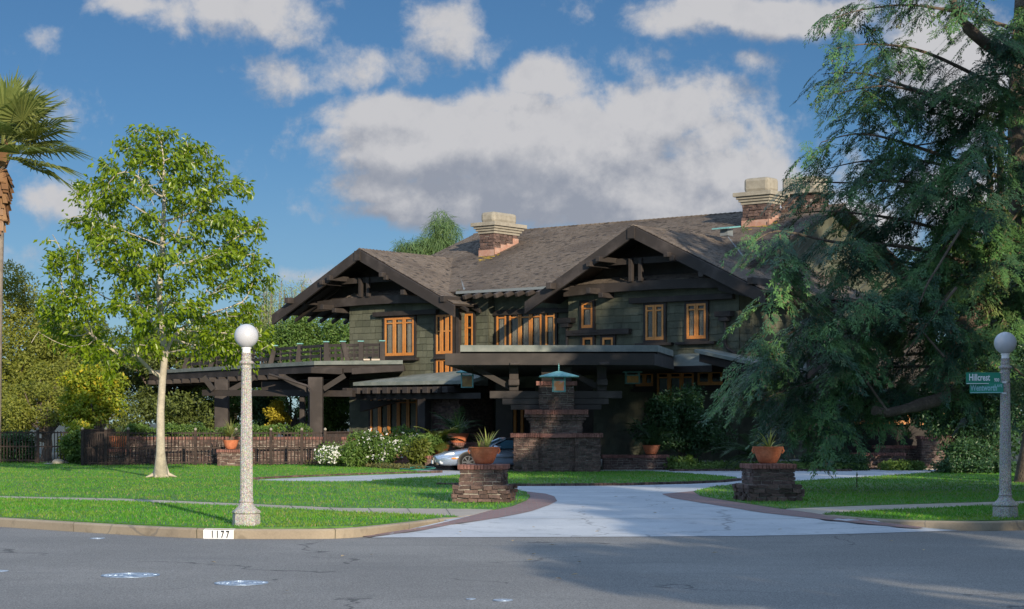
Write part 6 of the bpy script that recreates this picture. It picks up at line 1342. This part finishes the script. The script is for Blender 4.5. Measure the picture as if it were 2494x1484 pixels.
    for x in (hl-1.08, hl-3.72):
        for sgn in (1, -1):
            c = P(x, sgn*.80, .30/ZS); wl = MB(); q = MB(); ar = MB()
            def ring(m, prof, off):
                V = []; k = 32
                for (rr, yy) in prof:
                    for j in range(k): an = 2*math.pi*j/k; V.append(c+fx*rr*math.cos(an)+np.array([0,0,1])*rr*math.sin(an)+sy*sgn*(yy+off))
                m.add(V, [(i*k+j, i*k+(j+1)%k, (i+1)*k+(j+1)%k, (i+1)*k+j) for i in range(len(prof)-1) for j in range(k)]+[tuple(range((len(prof)-1)*k, len(prof)*k))])
            ring(ar, [(.34,-.2),(.375,.113),(.33,.116),(.28,.10)], 0); a_ = ar.build('arch_shade_disc', M['trim'], t, True)  # black disc put round the tyre for the shade inside the arch
            ring(wl, [(.21,-.08),(.28,-.08),(.30,-.05),(.30,.08),(.28,.118),(.22,.118),(.21,.11)], 0); w_ = wl.build('wheel', M['tyre'], t, True)
            ring(q, [(.215,.116),(.19,.122),(.185,.10),(.06,.095),(.05,.12),(.01,.123)], 0)
            for k in range(7): an = 2*math.pi*k/7; q.beam(c+sy*sgn*.118+fx*.04*math.cos(an)+np.array([0,0,.04*math.sin(an)]), c+sy*sgn*.12+fx*.19*math.cos(an)+np.array([0,0,.19*math.sin(an)]), .045, .02, up=sy)
            q.build('rim', M['rim'], w_, True)
    # cabin
    xb = hl-1.80; fr = MB(); top = hl-2.42
    pts = [P(xb,.74,.88), P(xb-.28,.68,1.10), P(top,.58,1.28), P(top-.04,.3,1.32), P(top-.04,-.3,1.32), P(top,-.58,1.28), P(xb-.28,-.68,1.10), P(xb,-.74,.88)]
    fr.tube(smooth_path(pts, 5), .032, 8).build('windscreen_frame', M['paint'], t, True)
    MB().add([P(xb,.72,.89),P(top,.56,1.27),P(top-.04,.3,1.31),P(top-.04,-.3,1.31),P(top,-.56,1.27),P(xb,-.72,.89),P(xb+.14,0,.93)], [(0,1,2,6),(2,3,6),(3,4,5,6)]).build('windscreen', M['screen'], t)
    bm = bmesh.new(); rows = []
    for x, w, z in ((top+.0,.58,1.27),(top-.4,.64,1.34),(top-.9,.66,1.32),(top-1.4,.62,1.16),(top-1.8,.52,.93)):
        rows.append([bm.verts.new(P(x, y*w, zz)) for y, zz in ((1.12,.86),(1.08,(z+.86)/2),(.9,z-.05),(.5,z),(0,z+.015),(-.5,z),(-.9,z-.05),(-1.08,(z+.86)/2),(-1.12,.86))])
    for a, b in zip(rows[:-1], rows[1:]):
        for j in range(8): bm.faces.new((a[j], a[j+1], b[j+1], b[j]))
    bmesh.ops.recalc_face_normals(bm, faces=bm.faces); me = bpy.data.meshes.new('soft_top'); bm.to_mesh(me); bm.free(); new_obj('soft_top', me, M['cloth'], t, True)
    for sgn in (1,-1):
        MB().add([P(xb-.12,sgn*.765,.90),P(top-.02,sgn*.63,1.24),P(top-.75,sgn*.70,1.24),P(top-.95,sgn*.76,.90)], [(0,1,2,3)]).build('side_window', M['screen'], t)
        ml = MB(); c = P(xb-.28, sgn*.98, .97); V = []; k = 12
        for (ff, e) in ((.25,.12),(.8,.08),(1,.0),(.85,-.10),(.5,-.13)):
            for j in range(k): an = 2*math.pi*j/k; V.append(c+sy*.125*math.cos(an)*ff+np.array([0,0,.075*math.sin(an)*ff])+fx*e)
        ml.add(V, [(i*k+j, i*k+(j+1)%k, (i+1)*k+(j+1)%k, (i+1)*k+j) for i in range(4) for j in range(k)]+[tuple(range(k-1,-1,-1)), tuple(range(4*k,5*k))]); mo = ml.build('door_mirror', M['paint'], t, True); MB().beam(P(xb-.28,sgn*.80,.90), P(xb-.28,sgn*.95,.95), .05, .04).build('mirror_arm', M['trim'], mo)
        MB().tube([P(x, sgn*(.908), .55) for x in (hl-1.8,hl-2.6,hl-3.2)], .008, 5).build('side_rubbing_strip', M['trim'], t)
car()
# ---------------------------------------------------------------- trees across the street whose shade falls on the picture
def shade_tree(i, x, y, crowns, nl, seed, lab):
    b = np.array([x, y, 0.]); tree('street_tree', lab, 'tree', b, [(b+np.array(c), rd) for c, rd in crowns], M['mid'], int(nl*2.3), .30, .21, seed, 'street trees throwing shade over the drive', cr=1.1, ncl=60, tr=.35)
SH = [(13.0,2.0,[((0,0,7.0),(4.2,4.0,3.8)),((3.2,0,11.5),(3.0,3.5,3.0)),((4.0,0,15.),(2.6,3.,2.6)),((-2.3,0,5.2),(2.3,2.4,2.0)),((6.0,1,10.5),(3.2,4,5.2)),((6.5,1,5.5),(3.2,4,3.2))],14000,'broad street tree beside the near pavement out of the picture'),
      (14.0,32.0,[((0,0,9.0),(4.6,4.6,5.0)),((1,1,3.5),(4.2,4,3)),((3,0,13),(4,4,3.6)),((5,0,5),(3,3,4))],14000,'tall street tree near the right kerb out of the picture'),
      (19.5,45.0,[((0,0,12.5),(4.6,5,7)),((-2.2,0,7),(3.2,4,5)),((3,0,17),(4,4,4))],11000,'tallest street tree farther along the right kerb out of the picture')]
SH.append((17.0,22.0,[((0,0,6.5),(4.6,4.2,4.2)),((2,1,3.5),(4,4,3))],9000,'lower street tree between the two tall ones out of the picture'))
for i, (x, y, c, n, l) in enumerate(SH): shade_tree(i, x, y, c, n, 300+i, l)
